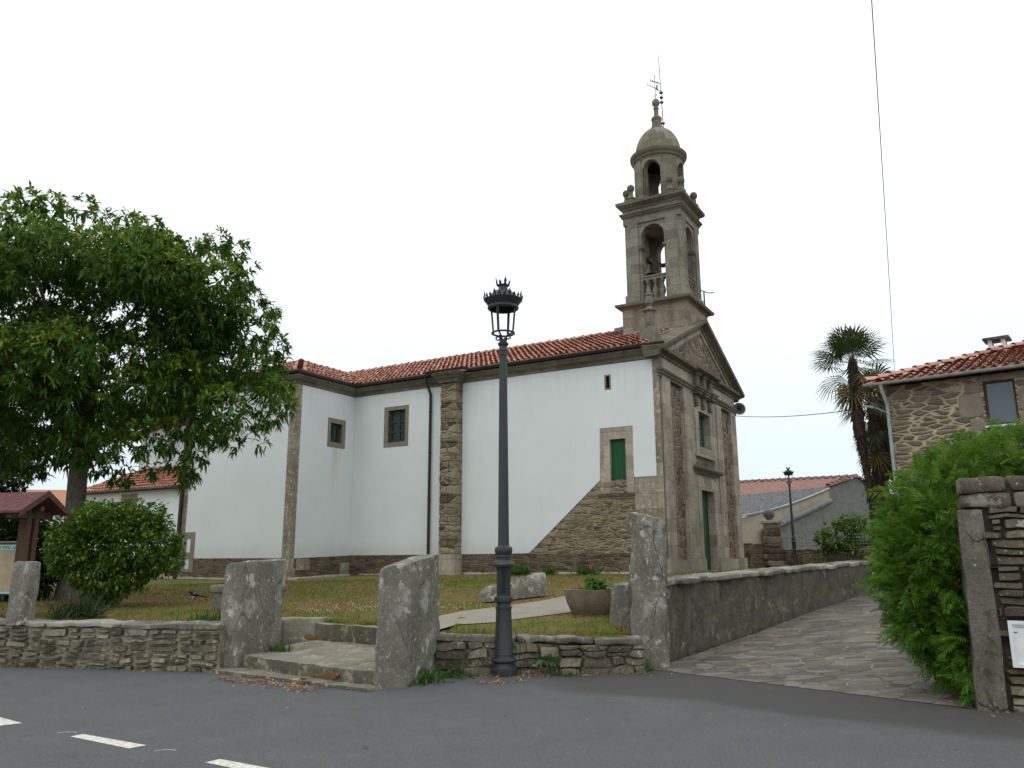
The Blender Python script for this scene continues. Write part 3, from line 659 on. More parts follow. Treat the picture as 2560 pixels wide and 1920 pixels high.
# openings on the nave: stone surrounds, shutters and door
def frame_part(o, i, fn, depth, name='surround', mat='window_granite', parent=None):
    m = MB(); m.plate(o, [i], fn, depth); return m.build(name, mat, parent)
def window_at(pt, W, H, fo, bars_n, name='window', mat='green_dark', deep=.16):
    """pt(u,v,d): maps window coordinates; W=(u0,u1) H=(v0,v1) opening; fo outer frame rect"""
    m = MB(); f = .07; u0_, u1_ = W; v0_, v1_ = H; um = (u0_+u1_)/2
    for a, b in ((u0_, um-.008), (um+.008, u1_)):
        m.plate(rect(a, b, v0_, v1_), [rect(a+f, b-f, v0_+f+(v1_-v0_-f)*k/bars_n, v0_+(v1_-v0_-f)*(k+1)/bars_n) for k in range(bars_n)], lambda u, v, d: pt(u, v, deep-.03+.05*d))
    o = m.build(name, mat, ch)
    m = MB(); m.plate(rect(u0_, u1_, v0_, v1_), [], lambda u, v, d: pt(u, v, deep+.01+.004*d)); m.build('pane', 'glass', o)
    frame_part(fo, rect(u0_-.02, u1_+.02, v0_-.02, v1_+.02), lambda u, v, d: pt(u, v, -.010+.3*d), 1.0, 'frame', 'window_granite', o)
    return o
window_at(lambda u, v, d: (-u, d, v), (10.64, 11.47), (5.0, 6.26), rect(10.46, 11.69, 4.8, 6.43), 3)
window_at(lambda u, v, d: (-13.275-d, u, v), (-1.36, -.75), (5.02, 5.75), rect(-1.54, -.53, 4.8, 5.95), 1)
o = frame_part(rect(1.75, 1.98, 6.11, 6.63), slit_h, lambda u, v, d: (-u, -.01+.4*d, v), 1, 'slit_window', 'window_granite', ch)
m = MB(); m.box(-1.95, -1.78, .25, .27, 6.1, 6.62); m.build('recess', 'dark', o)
m = MB(); m.plate([(1.28, 2.57), (1.87, 2.57), (1.87, 4.39), (1.28, 4.39)], [], lambda u, v, d: (-u, .12+.05*d, v)); dr = church_part(m, 'door', 'green_paint')
m = MB(); m.box(-1.855, -1.835, .10, .118, 3.2, 3.4); m.build('handle', 'iron', dr)
m = MB(); m.plate([(1.02, 2.4), (1.02, 4.78), (2.2, 4.78), (2.24, 2.4)], [rect(1.29, 1.86, 2.55, 4.38)], lambda u, v, d: (-u, -.012+.5*d, v)); m.build('surround', 'ashlar', dr)
# blocked windows with stone frame at the far end of the transept
m = MB(); m.plate(rect(18.52, 19.16, -.05, 1.52), [rect(18.76, 19.02, .72, 1.27), rect(18.78, 19.04, .08, .47)], lambda u, v, d: (-u, -3.275+.05*d, v)); o = church_part(m, 'blocked_window', 'window_granite')
m = MB(); m.box(-19.04, -18.74, -3.25, -3.24, .05, 1.3); m.build('infill', 'plaster', o)

# ---- facade (plane x=0 facing +x, y from 0 to 9.2)
FX = lambda x0, x1: (lambda u, v, d: (x1+(x0-x1)*d, u, v))
m = MB()
m.plate(rect(0, 9.2, ZB, 7.36), [rect(3.79, 5.35, -.02, 2.86), rect(3.87, 5.27, 4.45, 5.78), rect(.92, 2.25, .02, 6.40), rect(6.95, 8.28, .02, 6.40)], FX(-.6, 0)); fc = church_part(m, 'facade', 'ashlar')
for y0_, y1_ in ((.9, 2.27), (6.93, 8.3)): m = MB(); m.box(-.58, -.085, y0_, y1_, ZB, 6.42); m.build('infill', 'facade_rubble', fc)
m = MB()   # stepped pilasters and base
for a, b in ((.12, .9), (2.27, 3.0), (6.2, 6.93), (8.3, 9.08)): m.box(-.01, .06, a, b, .42, 6.40)
for a, b in ((3.06, 3.40), (5.76, 6.12)): m.box(-.01, .035, a, b, .42, 6.40)
for a, b in ((-.06, .96), (2.2, 3.73), (5.41, 6.98), (8.24, 9.26)): m.box(-.3, .13, a, b, ZB, .42)
m.box(-.05, .09, .96, 2.2, ZB, .38); m.box(-.05, .09, 6.98, 8.24, ZB, .38)
m.build('pilaster', 'ashlar', fc)
m = MB()   # middle panel of rubble over the door + window panel
m.box(-.01, .02, 3.42, 5.76, 3.68, 4.0); m.build('spandrel', 'facade_rubble', fc)
m = MB()   # entablature mouldings
pf = [(0, 9.2)]
prf = [(-.02, 6.36), (.05, 6.38), (.06, 6.47), (.1, 6.48), (.11, 6.55), (.15, 6.57), (.16, 6.63), (-.02, 6.64)]
pt = [(-.04, 0), (0, 0)]
for c_ in (3.72, 4.57, 5.42): pt += [(0, c_-.2), (.18, c_-.2), (.18, c_+.2), (0, c_+.2)]
pt += [(0, 9.2), (-.2, 9.2)]
m.sweep(pt, prf, side=1)
prc = [(-.02, 7.08), (.05, 7.1), (.07, 7.17), (.2, 7.22), (.27, 7.24), (.29, 7.34), (-.02, 7.36)]
pt2 = [(-.1, 0), (0, 0)]
for c_ in (3.72, 4.57, 5.42): pt2 += [(0, c_-.2), (.16, c_-.2), (.16, c_+.2), (0, c_+.2)]
pt2 += [(0, 9.2), (-.35, 9.2)]
m.sweep(pt2, prc, side=1)
for c_ in (3.72, 4.57, 5.42):
    m.box(-.01, .165, c_-.17, c_+.17, 6.63, 7.12); m.box(-.01, .10, c_-.14, c_+.14, 6.05, 6.38); m.box(.0, .13, c_-.12, c_+.12, 5.95, 6.1)
m.build('entablature', 'cornice', fc, 25)
m = MB()   # pediment
m.plate([(.2, 7.34), (9.0, 7.34), (4.6, 9.14)], [], FX(-.5, .03)); tp = m.build('tympanum', 'facade_rubble', fc)
m = MB()
def rake(sg):
    a = Vector((0, 4.6-sg*5.02, 7.24)); b = Vector((0, 4.6, 9.36)); d = (b-a).normalized(); n_ = Vector((0, -d.z*sg, d.y*sg)) if False else Vector((0, -d.z, d.y))*(1 if sg > 0 else -1)
    if n_.z < 0: n_ = -n_
    pr = [(.02, -.25), (.12, -.22), (.14, -.12), (.26, -.06), (.36, -.03), (.38, .09), (-.42, .12), (-.42, .0), (-.4, -.25)]
    vs = []
    for P in (a, b):
        k = (P.y-4.6)
        for x, h in pr:
            q = P+n_*h; t = 0
            if P is b: q = Vector((0, 4.6, b.z+h/n_.z))
            vs.append((x, q.y, q.z))
    k = len(pr); m.add(vs, [(i, (i+1) % k, k+(i+1) % k, k+i) for i in range(k)]+[tuple(range(k))[::-1], tuple(range(k, 2*k))])
rake(1); rake(-1)
m.build('raking_cornice', 'cornice', fc, 25)
m = MB()   # inner raked band
for sg in (1, -1):
    m.plate([(4.6-sg*4.3, 7.36), (4.6-sg*3.75, 7.36), (4.6, 8.93), (4.6, 9.15)] if sg > 0 else [(4.6-sg*4.3, 7.36), (4.6, 9.15), (4.6, 8.93), (4.6-sg*3.75, 7.36)], [], FX(-.3, .075))
m.build('pediment_band', 'ashlar', fc)
# main door
m = MB(); m.plate(rect(3.42, 5.74, -.3, 3.26), [rect(3.79, 5.35, -.31+.3, 2.86)], FX(-.02, .055)); m.build('door_surround', 'ashlar', fc)
m = MB(); m.sweep([(-.0, 3.15), (.02, 3.15), (.02, 6.03), (0, 6.03)], [(-.02, 3.42), (.04, 3.44), (.06, 3.5), (.17, 3.56), (.2, 3.6), (.2, 3.68), (-.02, 3.72)], side=1); m.build('door_cornice', 'cornice', fc, 25)
m = MB(); m.box(-.29, -.23, 3.79, 5.35, -.05, 2.87); dr = church_part(m, 'main_door', 'green_paint')
for z in (.5, 1.4, 2.3): m = MB(); m.box(-.232, -.218, 3.85, 5.3, z, z+.05); m.build('iron_strap', 'iron', dr)
m = MB(); m.box(-.225, -.195, 4.5, 4.62, 1.1, 1.3); m.build('lock', 'bronze', dr)
# facade window
m = MB(); m.plate(rect(3.44, 5.60, 4.12, 5.86), [rect(3.87, 5.27, 4.45, 5.78)], FX(-.01, .07)); m.box(.05, .12, 3.36, 5.68, 4.06, 4.16); wn_ = church_part(m, 'gallery_window', 'ashlar')
m = MB(); m.plate(rect(3.87, 5.27, 4.45, 5.78), [rect(3.93+i*.33, 3.93+i*.33+.27, 4.51+j*.42, 4.51+j*.42+.37) for i in range(4) for j in range(3)], FX(-.27, -.21)); m.build('frame', 'green_frame', wn_)
m = MB(); m.box(-.245, -.24, 3.88, 5.26, 4.46, 5.77); m.build('pane', 'glass_sky', wn_)
for b0, z0 in ((1.98, 2.25), (6.98, 1.9)):
    m = MB(); m.plate(rect(b0, b0+.34, z0, z0+1.0), [rect(b0+.1, b0+.24, z0+.12, z0+.88)], FX(-.2, -.04)); o = church_part(m, 'slit_window', 'window_granite')
    m = MB(); m.box(-.17, -.13, b0+.09, b0+.25, z0+.1, z0+.9); m.build('pane', 'verdigris', o)
# ---- bell tower
TC = Vector((-1.28, 4.6)); tw = MB()
def sq(h, x=0): return [(TC.x-h, TC.y-h), (TC.x+h, TC.y-h), (TC.x+h, TC.y+h), (TC.x-h, TC.y+h)]
tw.prism(sq(1.3), 6.9, 10.0); tower = church_part(tw, 'bell_tower', 'pedestal')
m = MB(); m.sweep(sq(1.3), [(-.2, 9.92), (.03, 9.94), (.06, 9.99), (.19, 10.02), (.22, 10.05), (.235, 10.13), (-.25, 10.18)], closed=True, side=1); m.prism(sq(1.28), 9.95, 10.17)
m.build('lower_cornice', 'cornice', tower, 25)
m = MB(); H = 1.19; pw = .615
for sx in (-1, 1):
    for sy in (-1, 1):
        def q(x, y): return (TC.x+sx*(H-x), TC.y+sy*(H-y))
        ch_ = .17
        m.prism([q(ch_, 0), q(pw, 0), q(pw, .5), q(.5, .5), q(.5, pw), q(0, pw), q(0, ch_)], 10.15, 13.5)
        m.prism([q(.10, -.05), q(pw+.01, -.05), q(pw+.01, .3), q(.3, pw+.01), q(-.05, pw+.01), q(-.05, .10)], 10.15, 10.56)
m.prism(sq(H), 13.5, 14.2)
m.build('belfry', 'tower', tower)
m = MB(); hw, zs, zb = .475, 12.90, 10.17
arch = [(-hw, zb), (hw, zb), (hw, zs)]+[(hw*math.cos(math.pi*k/14), zs+hw*math.sin(math.pi*k/14)) for k in range(1, 14)]+[(-hw, zs)]
iw = H-pw; ol = [(-iw, zb), (-hw, zb), (-hw, zs)]+[(hw*math.cos(math.pi*(14-k)/14), zs+hw*math.sin(math.pi*(14-k)/14)) for k in range(1, 14)]+[(hw, zs), (hw, zb), (iw, zb), (iw, 13.5), (-iw, 13.5)]
RT = [lambda u, v, d: (TC.x+u, TC.y-H+.055+.40*d, v), lambda u, v, d: (TC.x+H-.055-.40*d, TC.y+u, v), lambda u, v, d: (TC.x+u, TC.y+H-.055-.40*d, v), lambda u, v, d: (TC.x-H+.055+.40*d, TC.y+u, v)]
for fn in RT: m.plate(ol, [], fn)
m.build('arch_wall', 'tower', tower)
for fn in RT:
    for s_ in (-1, 1):
        m = MB()
        for z, e in ((12.38, .03), (12.43, .06)):
            p = [fn(s_*(iw+.0), z, -.1-e), fn(s_*(hw-e), z, -.1-e), fn(s_*(hw-e), z, .9), fn(s_*iw, z, .9)]
            m.add(p+[(x, y, zz+.055) for x, y, zz in p], [(0, 1, 2, 3), (4, 5, 6, 7), (0, 1, 5, 4), (1, 2, 6, 5), (2, 3, 7, 6), (3, 0, 4, 7)])
        m.build('impost', 'cornice', tower)
for fn in RT[:2]:
    for nm, zz_ in (('rail_base', ((10.17, 10.28, 0),)), ('balustrade', ((11.09, 11.2, .0), (11.2, 11.245, -.12)))):
      m = MB()
      for z0_, z1_, e in zz_:
        p = [fn(-hw, z0_, .05+e), fn(hw, z0_, .05+e), fn(hw, z0_, .62-e), fn(-hw, z0_, .62-e)]
        m.add(p+[(x, y, z1_) for x, y, _ in p], [(0, 1, 2, 3), (4, 5, 6, 7), (0, 1, 5, 4), (1, 2, 6, 5), (2, 3, 7, 6), (3, 0, 4, 7)])
      bl = m.build(nm, 'tower_moss', tower)
    for k in (-1, 0, 1):
        m = MB(); c = fn(k*.30, 0, .33)
        m.lathe([(0, 10.26), (.1, 10.26), (.1, 10.33), (.06, 10.36), (.06, 10.4), (.105, 10.52), (.115, 10.62), (.09, 10.74), (.052, 10.86), (.055, 10.94), (.085, 10.97), (.085, 11.02), (.1, 11.04), (.1, 11.1), (0, 11.1)], (c[0], c[1]), 16)
        m.build('baluster', 'tower_moss', bl, 40)
m = MB(); m.sweep(sq(H), [(-.1, 13.74), (.02, 13.76), (.03, 13.82), (.07, 13.83), (.08, 13.89), (.12, 13.91), (.125, 13.97), (-.1, 13.99)], closed=True, side=1)
m.sweep(sq(H), [(-.1, 14.1), (.03, 14.12), (.05, 14.2), (.13, 14.24), (.18, 14.29), (.215, 14.31), (.225, 14.43), (-.3, 14.48)], closed=True, side=1); m.prism(sq(H-.02), 14.1, 14.46)
m.build('upper_cornice', 'cornice', tower, 25)
# lantern: round drum with four arches
m = MB(); RO, RI = .99, .72; zb, zs, zt, ha = 14.45, 15.85, 16.35, .36; NC = 96
def zlow(t):
    d = ((t+math.pi/4) % (math.pi/2))-math.pi/4
    if abs(d) >= ha: return zb
    return zs+.36*math.sqrt(max(0, 1-(d/ha)**2)) if True else zb
cyl = lambda r, t, z: (TC.x+r*math.cos(t), TC.y+r*math.sin(t), z)
for k in range(NC):
    t0, t1 = 2*math.pi*k/NC, 2*math.pi*(k+1)/NC; tm = (t0+t1)/2; d = ((tm+math.pi/4) % (math.pi/2))-math.pi/4
    a0, a1 = (zlow(t0), zlow(t1)) if abs(d) < ha else (zb, zb)
    if abs(d) < ha: a0, a1 = max(zs, a0), max(zs, a1)
    m.add([cyl(RO, t0, a0), cyl(RO, t1, a1), cyl(RO, t1, zt), cyl(RO, t0, zt), cyl(RI, t0, a0), cyl(RI, t1, a1), cyl(RI, t1, zt), cyl(RI, t0, zt)],
          [(0, 1, 2, 3), (5, 4, 7, 6), (0, 1, 5, 4)])
    if abs(d) < ha:
        for t, z in ((t0, a0), (t1, a1)):
            dn = ((t+math.pi/4) % (math.pi/2))-math.pi/4
            if abs(abs(dn)-ha) < math.pi/NC*2.2 and abs(dn) >= abs(d): m.add([cyl(RO, t, zb), cyl(RO, t, zt), cyl(RI, t, zt), cyl(RI, t, zb)], [(0, 1, 2, 3)])
m.lathe([(RI+.01, zb), (RI+.01, zb+.02), (0, zb+.02)], TC, 24)
for k in range(4):
    t = math.pi/4+k*math.pi/2; c = (TC.x+.93*math.cos(t), TC.y+.93*math.sin(t)); ex = Vector((math.cos(t), math.sin(t))); ey = Vector((-ex.y, ex.x))
    m.prism([(c[0]+ex.x*a+ey.x*b, c[1]+ex.y*a+ey.y*b) for a, b in ((-.1, -.3), (.04, -.3), (.09, -.2), (.09, .2), (.04, .3), (-.1, .3))], zb, zt)
lt = m.build('lantern', 'tower_moss', tower, 30)
m = MB(); m.lathe([(.95, 16.3), (1.0, 16.31), (1.01, 16.38), (1.06, 16.42), (1.08, 16.5), (1.14, 16.56), (1.16, 16.6), (1.17, 16.70), (1.1, 16.75), (.9, 16.78)], TC, 48); m.build('lantern_cornice', 'cornice', tower, 28)
m = MB(); dz = 16.74
prof = [(.965, dz)]+[(.95*math.cos(a)**.9, dz+1.28*math.sin(a)**1.0) for a in [R(x) for x in (6, 14, 22, 30, 38, 46, 54, 62, 70, 76)]]
m.lathe(prof, TC, 40); m.build('dome', 'tower_moss', tower, 50)
m = MB(); z = dz+1.23
m.lathe([(.28, z), (.30, z+.03), (.28, z+.09), (.22, z+.11), (.2, z+.36), (.19, z+.42), (.215, z+.46), (.225, z+.53), (.19, z+.6), (.12, z+.65), (.10, z+.68), (.095, z+.98), (.115, z+1.0), (.115, z+1.05), (.07, z+1.09), (.08, z+1.12), (.145, z+1.19), (.165, z+1.28), (.145, z+1.38), (.07, z+1.46), (.02, z+1.48)], TC, 24); m.build('finial', 'tower', tower, 45)
z = dz+1.23+1.46; m = MB(); c = TC
m.tube([(c.x, c.y, z), (c.x, c.y, z+1.15)], .014, 6); d1 = Vector((.55, .83)); d1.normalize()
for h, l0, l1 in ((.52, -.42, .42),): m.tube([(c.x+d1.x*l0, c.y+d1.y*l0, z+h+.08), (c.x, c.y, z+h), (c.x+d1.x*l1, c.y+d1.y*l1, z+h-.08)], .014, 6)
e1 = Vector((.92, -.38))
m.tube([(c.x-e1.x*.22, c.y-e1.y*.22, z+.98), (c.x+e1.x*.22, c.y+e1.y*.22, z+.66)], .02, 6)
for s_ in (-.2, -.1, .1, .2): m.box(c.x+e1.x*s_-.012, c.x+e1.x*s_+.012, c.y-.012, c.y+.012, z+.82-s_*.73-.05, z+.82-s_*.73+.05)
m.add([(c.x+.05, c.y, z+.62), (c.x+.13, c.y-.02, z+.68), (c.x+.12, c.y-.02, z+.5), (c.x+.13, c.y-.01, z+.36), (c.x+.05, c.y, z+.4)], [(0, 1, 2, 3, 4)])
for s_ in (-.06, .06): m.box(c.x+s_-.01, c.x+s_+.01, c.y-.01, c.y+.01, z+.12, z+.24)
m.build('weather_cross', 'iron', tower)
# pinnacles with stone balls on the cornice
pin = MB(); zq = 14.44
pin.lathe([(0, 0), (.15, 0), (.15, .12), (.19, .15), (.17, .2), (.11, .26), (.085, .4), (.1, .43), (.07, .46), (.09, .48), (.14, .54), (.155, .62), (.14, .7), (.08, .76), (0, .78)], (0, 0), 14)
pme = None
for x, y in ((-1.16, -.80), (-.82, -1.16), (.82, -1.16), (1.16, -.80), (1.16, .8), (-1.16, .8), (.8, 1.16), (-.8, 1.16)):
    if pme is None:
        p0 = pin.build('pinnacle', 'tower_moss', tower, 40); pme = p0; o = p0
    else: o = pme.copy(); COL.objects.link(o); o.parent = tower
    o.location = (TC.x+x, TC.y+y, zq)
# urn on its pedestal at the front corner of the roof, plain ball at the other
m = MB(); m.box(-.72, -.14, .22, .78, 7.3, 8.15); m.box(-.68, -.18, .26, .74, 8.15, 8.2)
m.lathe([(0, 8.2), (.14, 8.2), (.12, 8.27), (.15, 8.32), (.165, 8.4), (.175, 8.72), (.16, 8.78), (.24, 8.82), (.245, 8.86), (.12, 8.93), (.07, 9.0), (.09, 9.06), (.13, 9.1), (.145, 9.25), (.12, 9.36), (.16, 9.40), (.13, 9.46), (0, 9.48)], (-.43, .5), 22)
church_part(m, 'roof_urn', 'tower', 35)
m = MB(); m.box(-.66, -.1, 8.45, 9.0, 7.35, 7.75); m.lathe([(0, 7.75), (.12, 7.76), (.1, 7.84), (.2, 7.95), (.24, 8.1), (.2, 8.24), (.1, 8.32), (0, 8.33)], (-.4, 8.75), 20)
church_part(m, 'roof_ball', 'tower', 35)
CH_M = Matrix.Translation(CO) @ Matrix.Rotation(-YAW, 4, 'Z')
def W(x, y, z): return CH_M @ Vector((x, y, z))
# bells in the belfry
def bell(loc, rz, lab, sc=1.0, tilt=0):
    t = thing('church_bell', lab, 'bell', W(*loc), -YAW+rz, 'bells of the tower')
    m = MB(); m.lathe([(0, -.02), (.08, -.02), (.13, -.06), (.16, -.16), (.19, -.32), (.25, -.46), (.29, -.5), (.27, -.5), (.17, -.3), (.12, -.1), (0, -.06)], (0, 0), 24); o = m.build('bell_body', 'bronze', t, 40); o.scale = (sc,)*3
    m = MB(); m.box(-.42, .42, -.07, .07, 0, .14); m.box(-.1, .1, -.06, .06, .14, .3); m.build('yoke', 'wood', t)
    m = MB(); m.tube([(0, 0, -.1), (0, 0, -.5)], .018, 8); m.lathe([(0, -.62), (.04, -.58), (.04, -.52), (0, -.48)], (0, 0), 10); m.build('clapper', 'iron', t)
    return t
bell((TC.x+.62, TC.y, 11.93), R(90), 'bronze bell hanging in the tower arch over the church front', 1.15)
bell((TC.x+.1, TC.y+.72, 12.2), 0, 'bronze bell seen through the side arch with the balustrade', .95)
bell((TC.x-.6, TC.y+.25, 12.25), R(90), 'bronze bell hanging at the back of the belfry', .95)
m = MB(); b0 = W(TC.x+.18, TC.y+.05, 0); zt = CO.z+16.74
q = W(TC.x+.26, TC.y+.1, 17.6); p = W(TC.x+.2, TC.y+.05, 21.35)
m.tube([q, q.lerp(p, .5), p], [.02, .016, .012], 8); m.tube([p, p+Vector((0, 0, .35))], [.008, .003], 6)
for h in (.56, .5, .44, .18): e = q.lerp(p, h); m.box(e.x-.07, e.x+.07, e.y-.05, e.y+.05, e.z-.03, e.z+.03)
tag(m.build('lightning_rod', 'iron'), 'thin metal lightning rod clamped beside the dome finial', 'lightning rod')
m = MB(); q = W(-.1, TC.y+1.42, 10.16); m.tube([q, q+Vector((0, 0, .95))], .03, 8); m.tube([q+Vector((-.18, 0, 1.0)), q+Vector((0, 0, .93)), q+Vector((.2, 0, .86)), q+Vector((.42, .05, .9))], .02, 6)
tag(m.build('metal_bracket', 'iron'), 'bent metal bracket standing on the lower tower cornice', 'bracket')
# loudspeaker at the right corner
t = thing('loudspeaker', 'grey horn loudspeaker fixed to the right corner of the church front', 'loudspeaker', W(.05, 9.32, 6.62), -YAW+R(20))
m = MB(); m.lathe([(.05, 0), (.06, .1), (.1, .2), (.17, .3), (.26, .36), (.27, .37), (.255, .37), (.165, .31), (.09, .21), (.045, .11), (.0, .1)], (0, 0), 28)
o = m.build('horn', 'horn', t, 50); o.rotation_euler = (R(84), 0, R(8)); o.location = (.05, .1, 0)
m = MB(); m.lathe([(0, -.12), (.07, -.12), (.085, -.06), (.085, 0), (.05, .02)], (0, 0), 16); o = m.build('driver', 'iron', t, 40); o.rotation_euler = (R(84), 0, R(8)); o.location = (.05, .1, 0)
m = MB(); m.tube([(-.15, -.1, 0), (.05, .1, .0)], .015, 6); m.build('arm', 'iron', t)
# kerb round the foot of the church
m = MB()
def kerb(p, q, wd=.5, h=.07):
    p, q = Vector(p), Vector(q); n_ = int((q-p).length/.9)+1; d = (q-p).normalized(); s_ = Vector((d.y, -d.x, 0))
    for k in range(n_):
        a, b = p.lerp(q, k/n_), p.lerp(q, (k+1)/n_); a = a+d*.004; b = b-d*.004
        c = [W(*(x+s_*e)) for x, e in ((a, 0), (b, 0), (b, wd), (a, wd))]
        zz = [yard_z(v.x, v.y) for v in c]; rock(m, [(v.x, v.y, z-.1) for v, z in zip(c, zz)]+[(v.x, v.y, z+h) for v, z in zip(c, zz)], cuts=3, amp=.012, rd=.05, seed=k)
kerb((.1, -.03, 0), (-7.8, -.03, 0)); kerb((-7.8, -.52, 0), (-8.7, -.52, 0), .35); kerb((-8.7, -.03, 0), (-12.75, -.03, 0)); kerb((-13.24, -.5, 0), (-13.24, -3.3, 0), -.5); kerb((-13.0, -3.3, 0), (-21, -3.3, 0)); kerb((-21, -1.2, 0), (-32, -1.2, 0))
tag(m.build('kerb_strip', 'kerb', smooth=50), kind='structure')

# ------------------------------------------------------------------ stone walls and gate stones by the road
def wall_thing(name, label, p0, p1, zb, zt, th=.5, mu=.3, mv=.11, prot=.03, seed=1, cop=True, stone='wall_stone', core='mortar', cop_h=.09, over=.03, face='stone', csz=(.5, 1.1), jit=.02, gap=.008, group=None, cmat='coping', edge_d=-.035, camp=.022):
    p0, p1 = Vector((*p0, 0)), Vector((*p1, 0)); d = (p1-p0).normalized(); L = (p1-p0).length; nr = Vector((d.y, -d.x, 0))
    root = thing(name, label, 'wall', (p0.x, p0.y, 0), 0, group)
    fn = lambda u, z, dp: d*u+nr*dp+Vector((0, 0, z)); rg = random.Random(seed)
    m = MB(); k = 10
    for i in range(k):
        a, b = L*i/k, L*(i+1)/k; h = -.02 if face == 'stone' else 0
        c = [fn(a, zb(a)-.15, h), fn(b, zb(b)-.15, h), fn(b, zb(b)-.15, -th), fn(a, zb(a)-.15, -th), fn(a, zt(a)-(cop_h if cop else .02), h), fn(b, zt(b)-(cop_h if cop else .02), h), fn(b, zt(b)-(cop_h if cop else .02), -th), fn(a, zt(a)-(cop_h if cop else .02), -th)]
        m.add(c, [(4, 5, 6, 7), (0, 1, 5, 4), (3, 2, 6, 7)]+([(0, 3, 7, 4)] if i == 0 else [])+([(1, 2, 6, 5)] if i == k-1 else []))
    m.build('wall_core', core, root)
    if face == 'stone':
        m = MB(); Hm = max(zt(0)-zb(0), zt(L)-zb(L)); ch_ = cop_h if cop else 0
        stone_face(m, fn, L, Hm, lambda u: zb(u)-.03, lambda u: zt(u)-ch_, mu, mv, prot, gap, seed, 0, jit, edge_d)
        m.build('stones', stone, root, 40, False)
    if cop:
        u = 0; m = MB(); i = 0
        while u < L-.05:
            l = min(rg.uniform(*csz), L-u); l = L-u if L-u-l < .25 else l; e = over*rg.uniform(.2, 1.5); dz_ = rg.uniform(-.018, .018)
            c = [fn(u+.006, zt(u)-cop_h+dz_*.5, e), fn(u+l-.006, zt(u+l)-cop_h+dz_*.5, e*rg.uniform(.5, 1.3)), fn(u+l-.006, zt(u+l)-cop_h, -th-.02), fn(u+.006, zt(u)-cop_h, -th-.02),
                 fn(u+.006, zt(u)+dz_, e), fn(u+l-.006, zt(u+l)+dz_*rg.uniform(-1, 1), e), fn(u+l-.006, zt(u+l), -th-.02), fn(u+.006, zt(u), -th-.02)]
            rock(m, c, cuts=7, amp=camp, fr=3.5, rd=.1, seed=seed*31+i); u += l; i += 1
        m.build('coping', cmat, root, 50, False)
    return root
wall_thing('stone_wall', 'low rubble wall along the road to the left of the stone steps', (-12.5, 13.75), (-4.22, 12.02), lambda u: 0, lambda u: .66, .45, .27, .082, .05, 3, True, edge_d=-.02, camp=.032, jit=.032, gap=.012, cop_h=.075, csz=(.6, 1.5))
wall_thing('stone_wall', 'low mossy rubble wall behind the foot of the street lamp', (-1.12, 11.66), (1.86, 11.83), lambda u: 0, lambda u: .52-.02*u+.02*math.sin(u*2.1), .5, .30, .12, .05, 6, True, jit=.07, gap=.0, core='wall_stone', edge_d=-.006, camp=.04, stone='wall_stone', cop_h=.09, csz=(.7, 1.3))
lw0, lw1 = (2.2, 12.7), (8.95, 20.55)
wall_thing('stone_wall', 'grey rendered wall with rough stone coping beside the paved lane', lw0, lw1, lambda u: .07*u-.05, lambda u: 1.23+.022*u, .5, face='render', core='render_grey', cop_h=.09, over=.10, csz=(.35, .9), seed=9)
wall_thing('stone_wall', 'rubble wall at the back of the yard, left part under the barn', (9.75, 38.2), (12.2, 38.2), lambda u: 1.05, lambda u: 2.15, .5, .35, .12, .03, 12, True, stone='schist', core='mortar', cop_h=.08)
wall_thing('stone_wall', 'long low stone wall below the wire fence in the distance', (12.2, 38.2), (16.5, 33.2), lambda u: 1.05, lambda u: 1.86, .5, .35, .11, .03, 15, True, stone='schist', core='mortar', cop_h=.06)
p = thing('stone_pillar', 'rough stone pillar with a ball on top in the back wall', 'pillar', (12.1, 37.9, 0))
m = MB(); rg = random.Random(5); z = 1.1
while z < 2.95: h = rg.uniform(.16, .34); e = rg.uniform(-.06, .08); rbox(m, -.36-e, .36+e, -.3, .3, z, z+h-.01, amp=.03, cuts=5, seed=z*9); z += h
m.build('shaft', 'schist', p, 45); m = MB(); rbox(m, -.44, .42, -.35, .35, z, z+.16, amp=.03, seed=2); m.build('cap', 'coping', p, 45)
m = MB(); m.lathe([(0, z+.14), (.16, z+.16), (.14, z+.24), (.24, z+.34), (.27, z+.46), (.22, z+.6), (.1, z+.66), (0, z+.67)], (-.1, 0), 16); m.build('ball', 'granite_dark', p, 50)
# right wall: pillar slab and schist courses
rd_ = Vector((.894, -.447, 0)); rp = Vector((4.78, 9.03, 0)); rn = Vector((-.447, -.894, 0))
rw = thing('stone_wall', 'tall mossy dry stone wall at the right edge beside the hedge', 'wall', rp); bpy.context.view_layer.update()
fn = lambda u, z, dp: rd_*u+rn*dp+Vector((0, 0, z))
m = MB(); c = [fn(a, z, b) for z in (-.1, 2.32) for a, b in ((.40, -.04), (4.2, -.04), (4.2, -.6), (.40, -.6))]; m.hexa(c); m.build('wall_core', 'mortar_dark', rw)
m = MB(); stone_face(m, fn, 4.2, 2.1, lambda u: -.03, lambda u: 2.12, .33, .078, .045, .003, 21, 0, .03)
L0 = rp.x*0
fs_ = [f for f in m.f if sum(m.v[i][0]*rd_.x+m.v[i][1]*rd_.y for i in f)/4 > .44 and not (sum(m.v[i][0]*rd_.x+m.v[i][1]*rd_.y for i in f)/4 < .97 and .45 < sum(m.v[i][2] for i in f)/4 < .93 and sum(m.v[i][0]*rd_.x+m.v[i][1]*rd_.y for i in f)/4 > .49)]; m.f = fs_; m.m = [0]*len(fs_)
m.build('stones', 'wall_schist', rw, 40, False)
m = MB(); u = .21; i = 0; rg = random.Random(33)
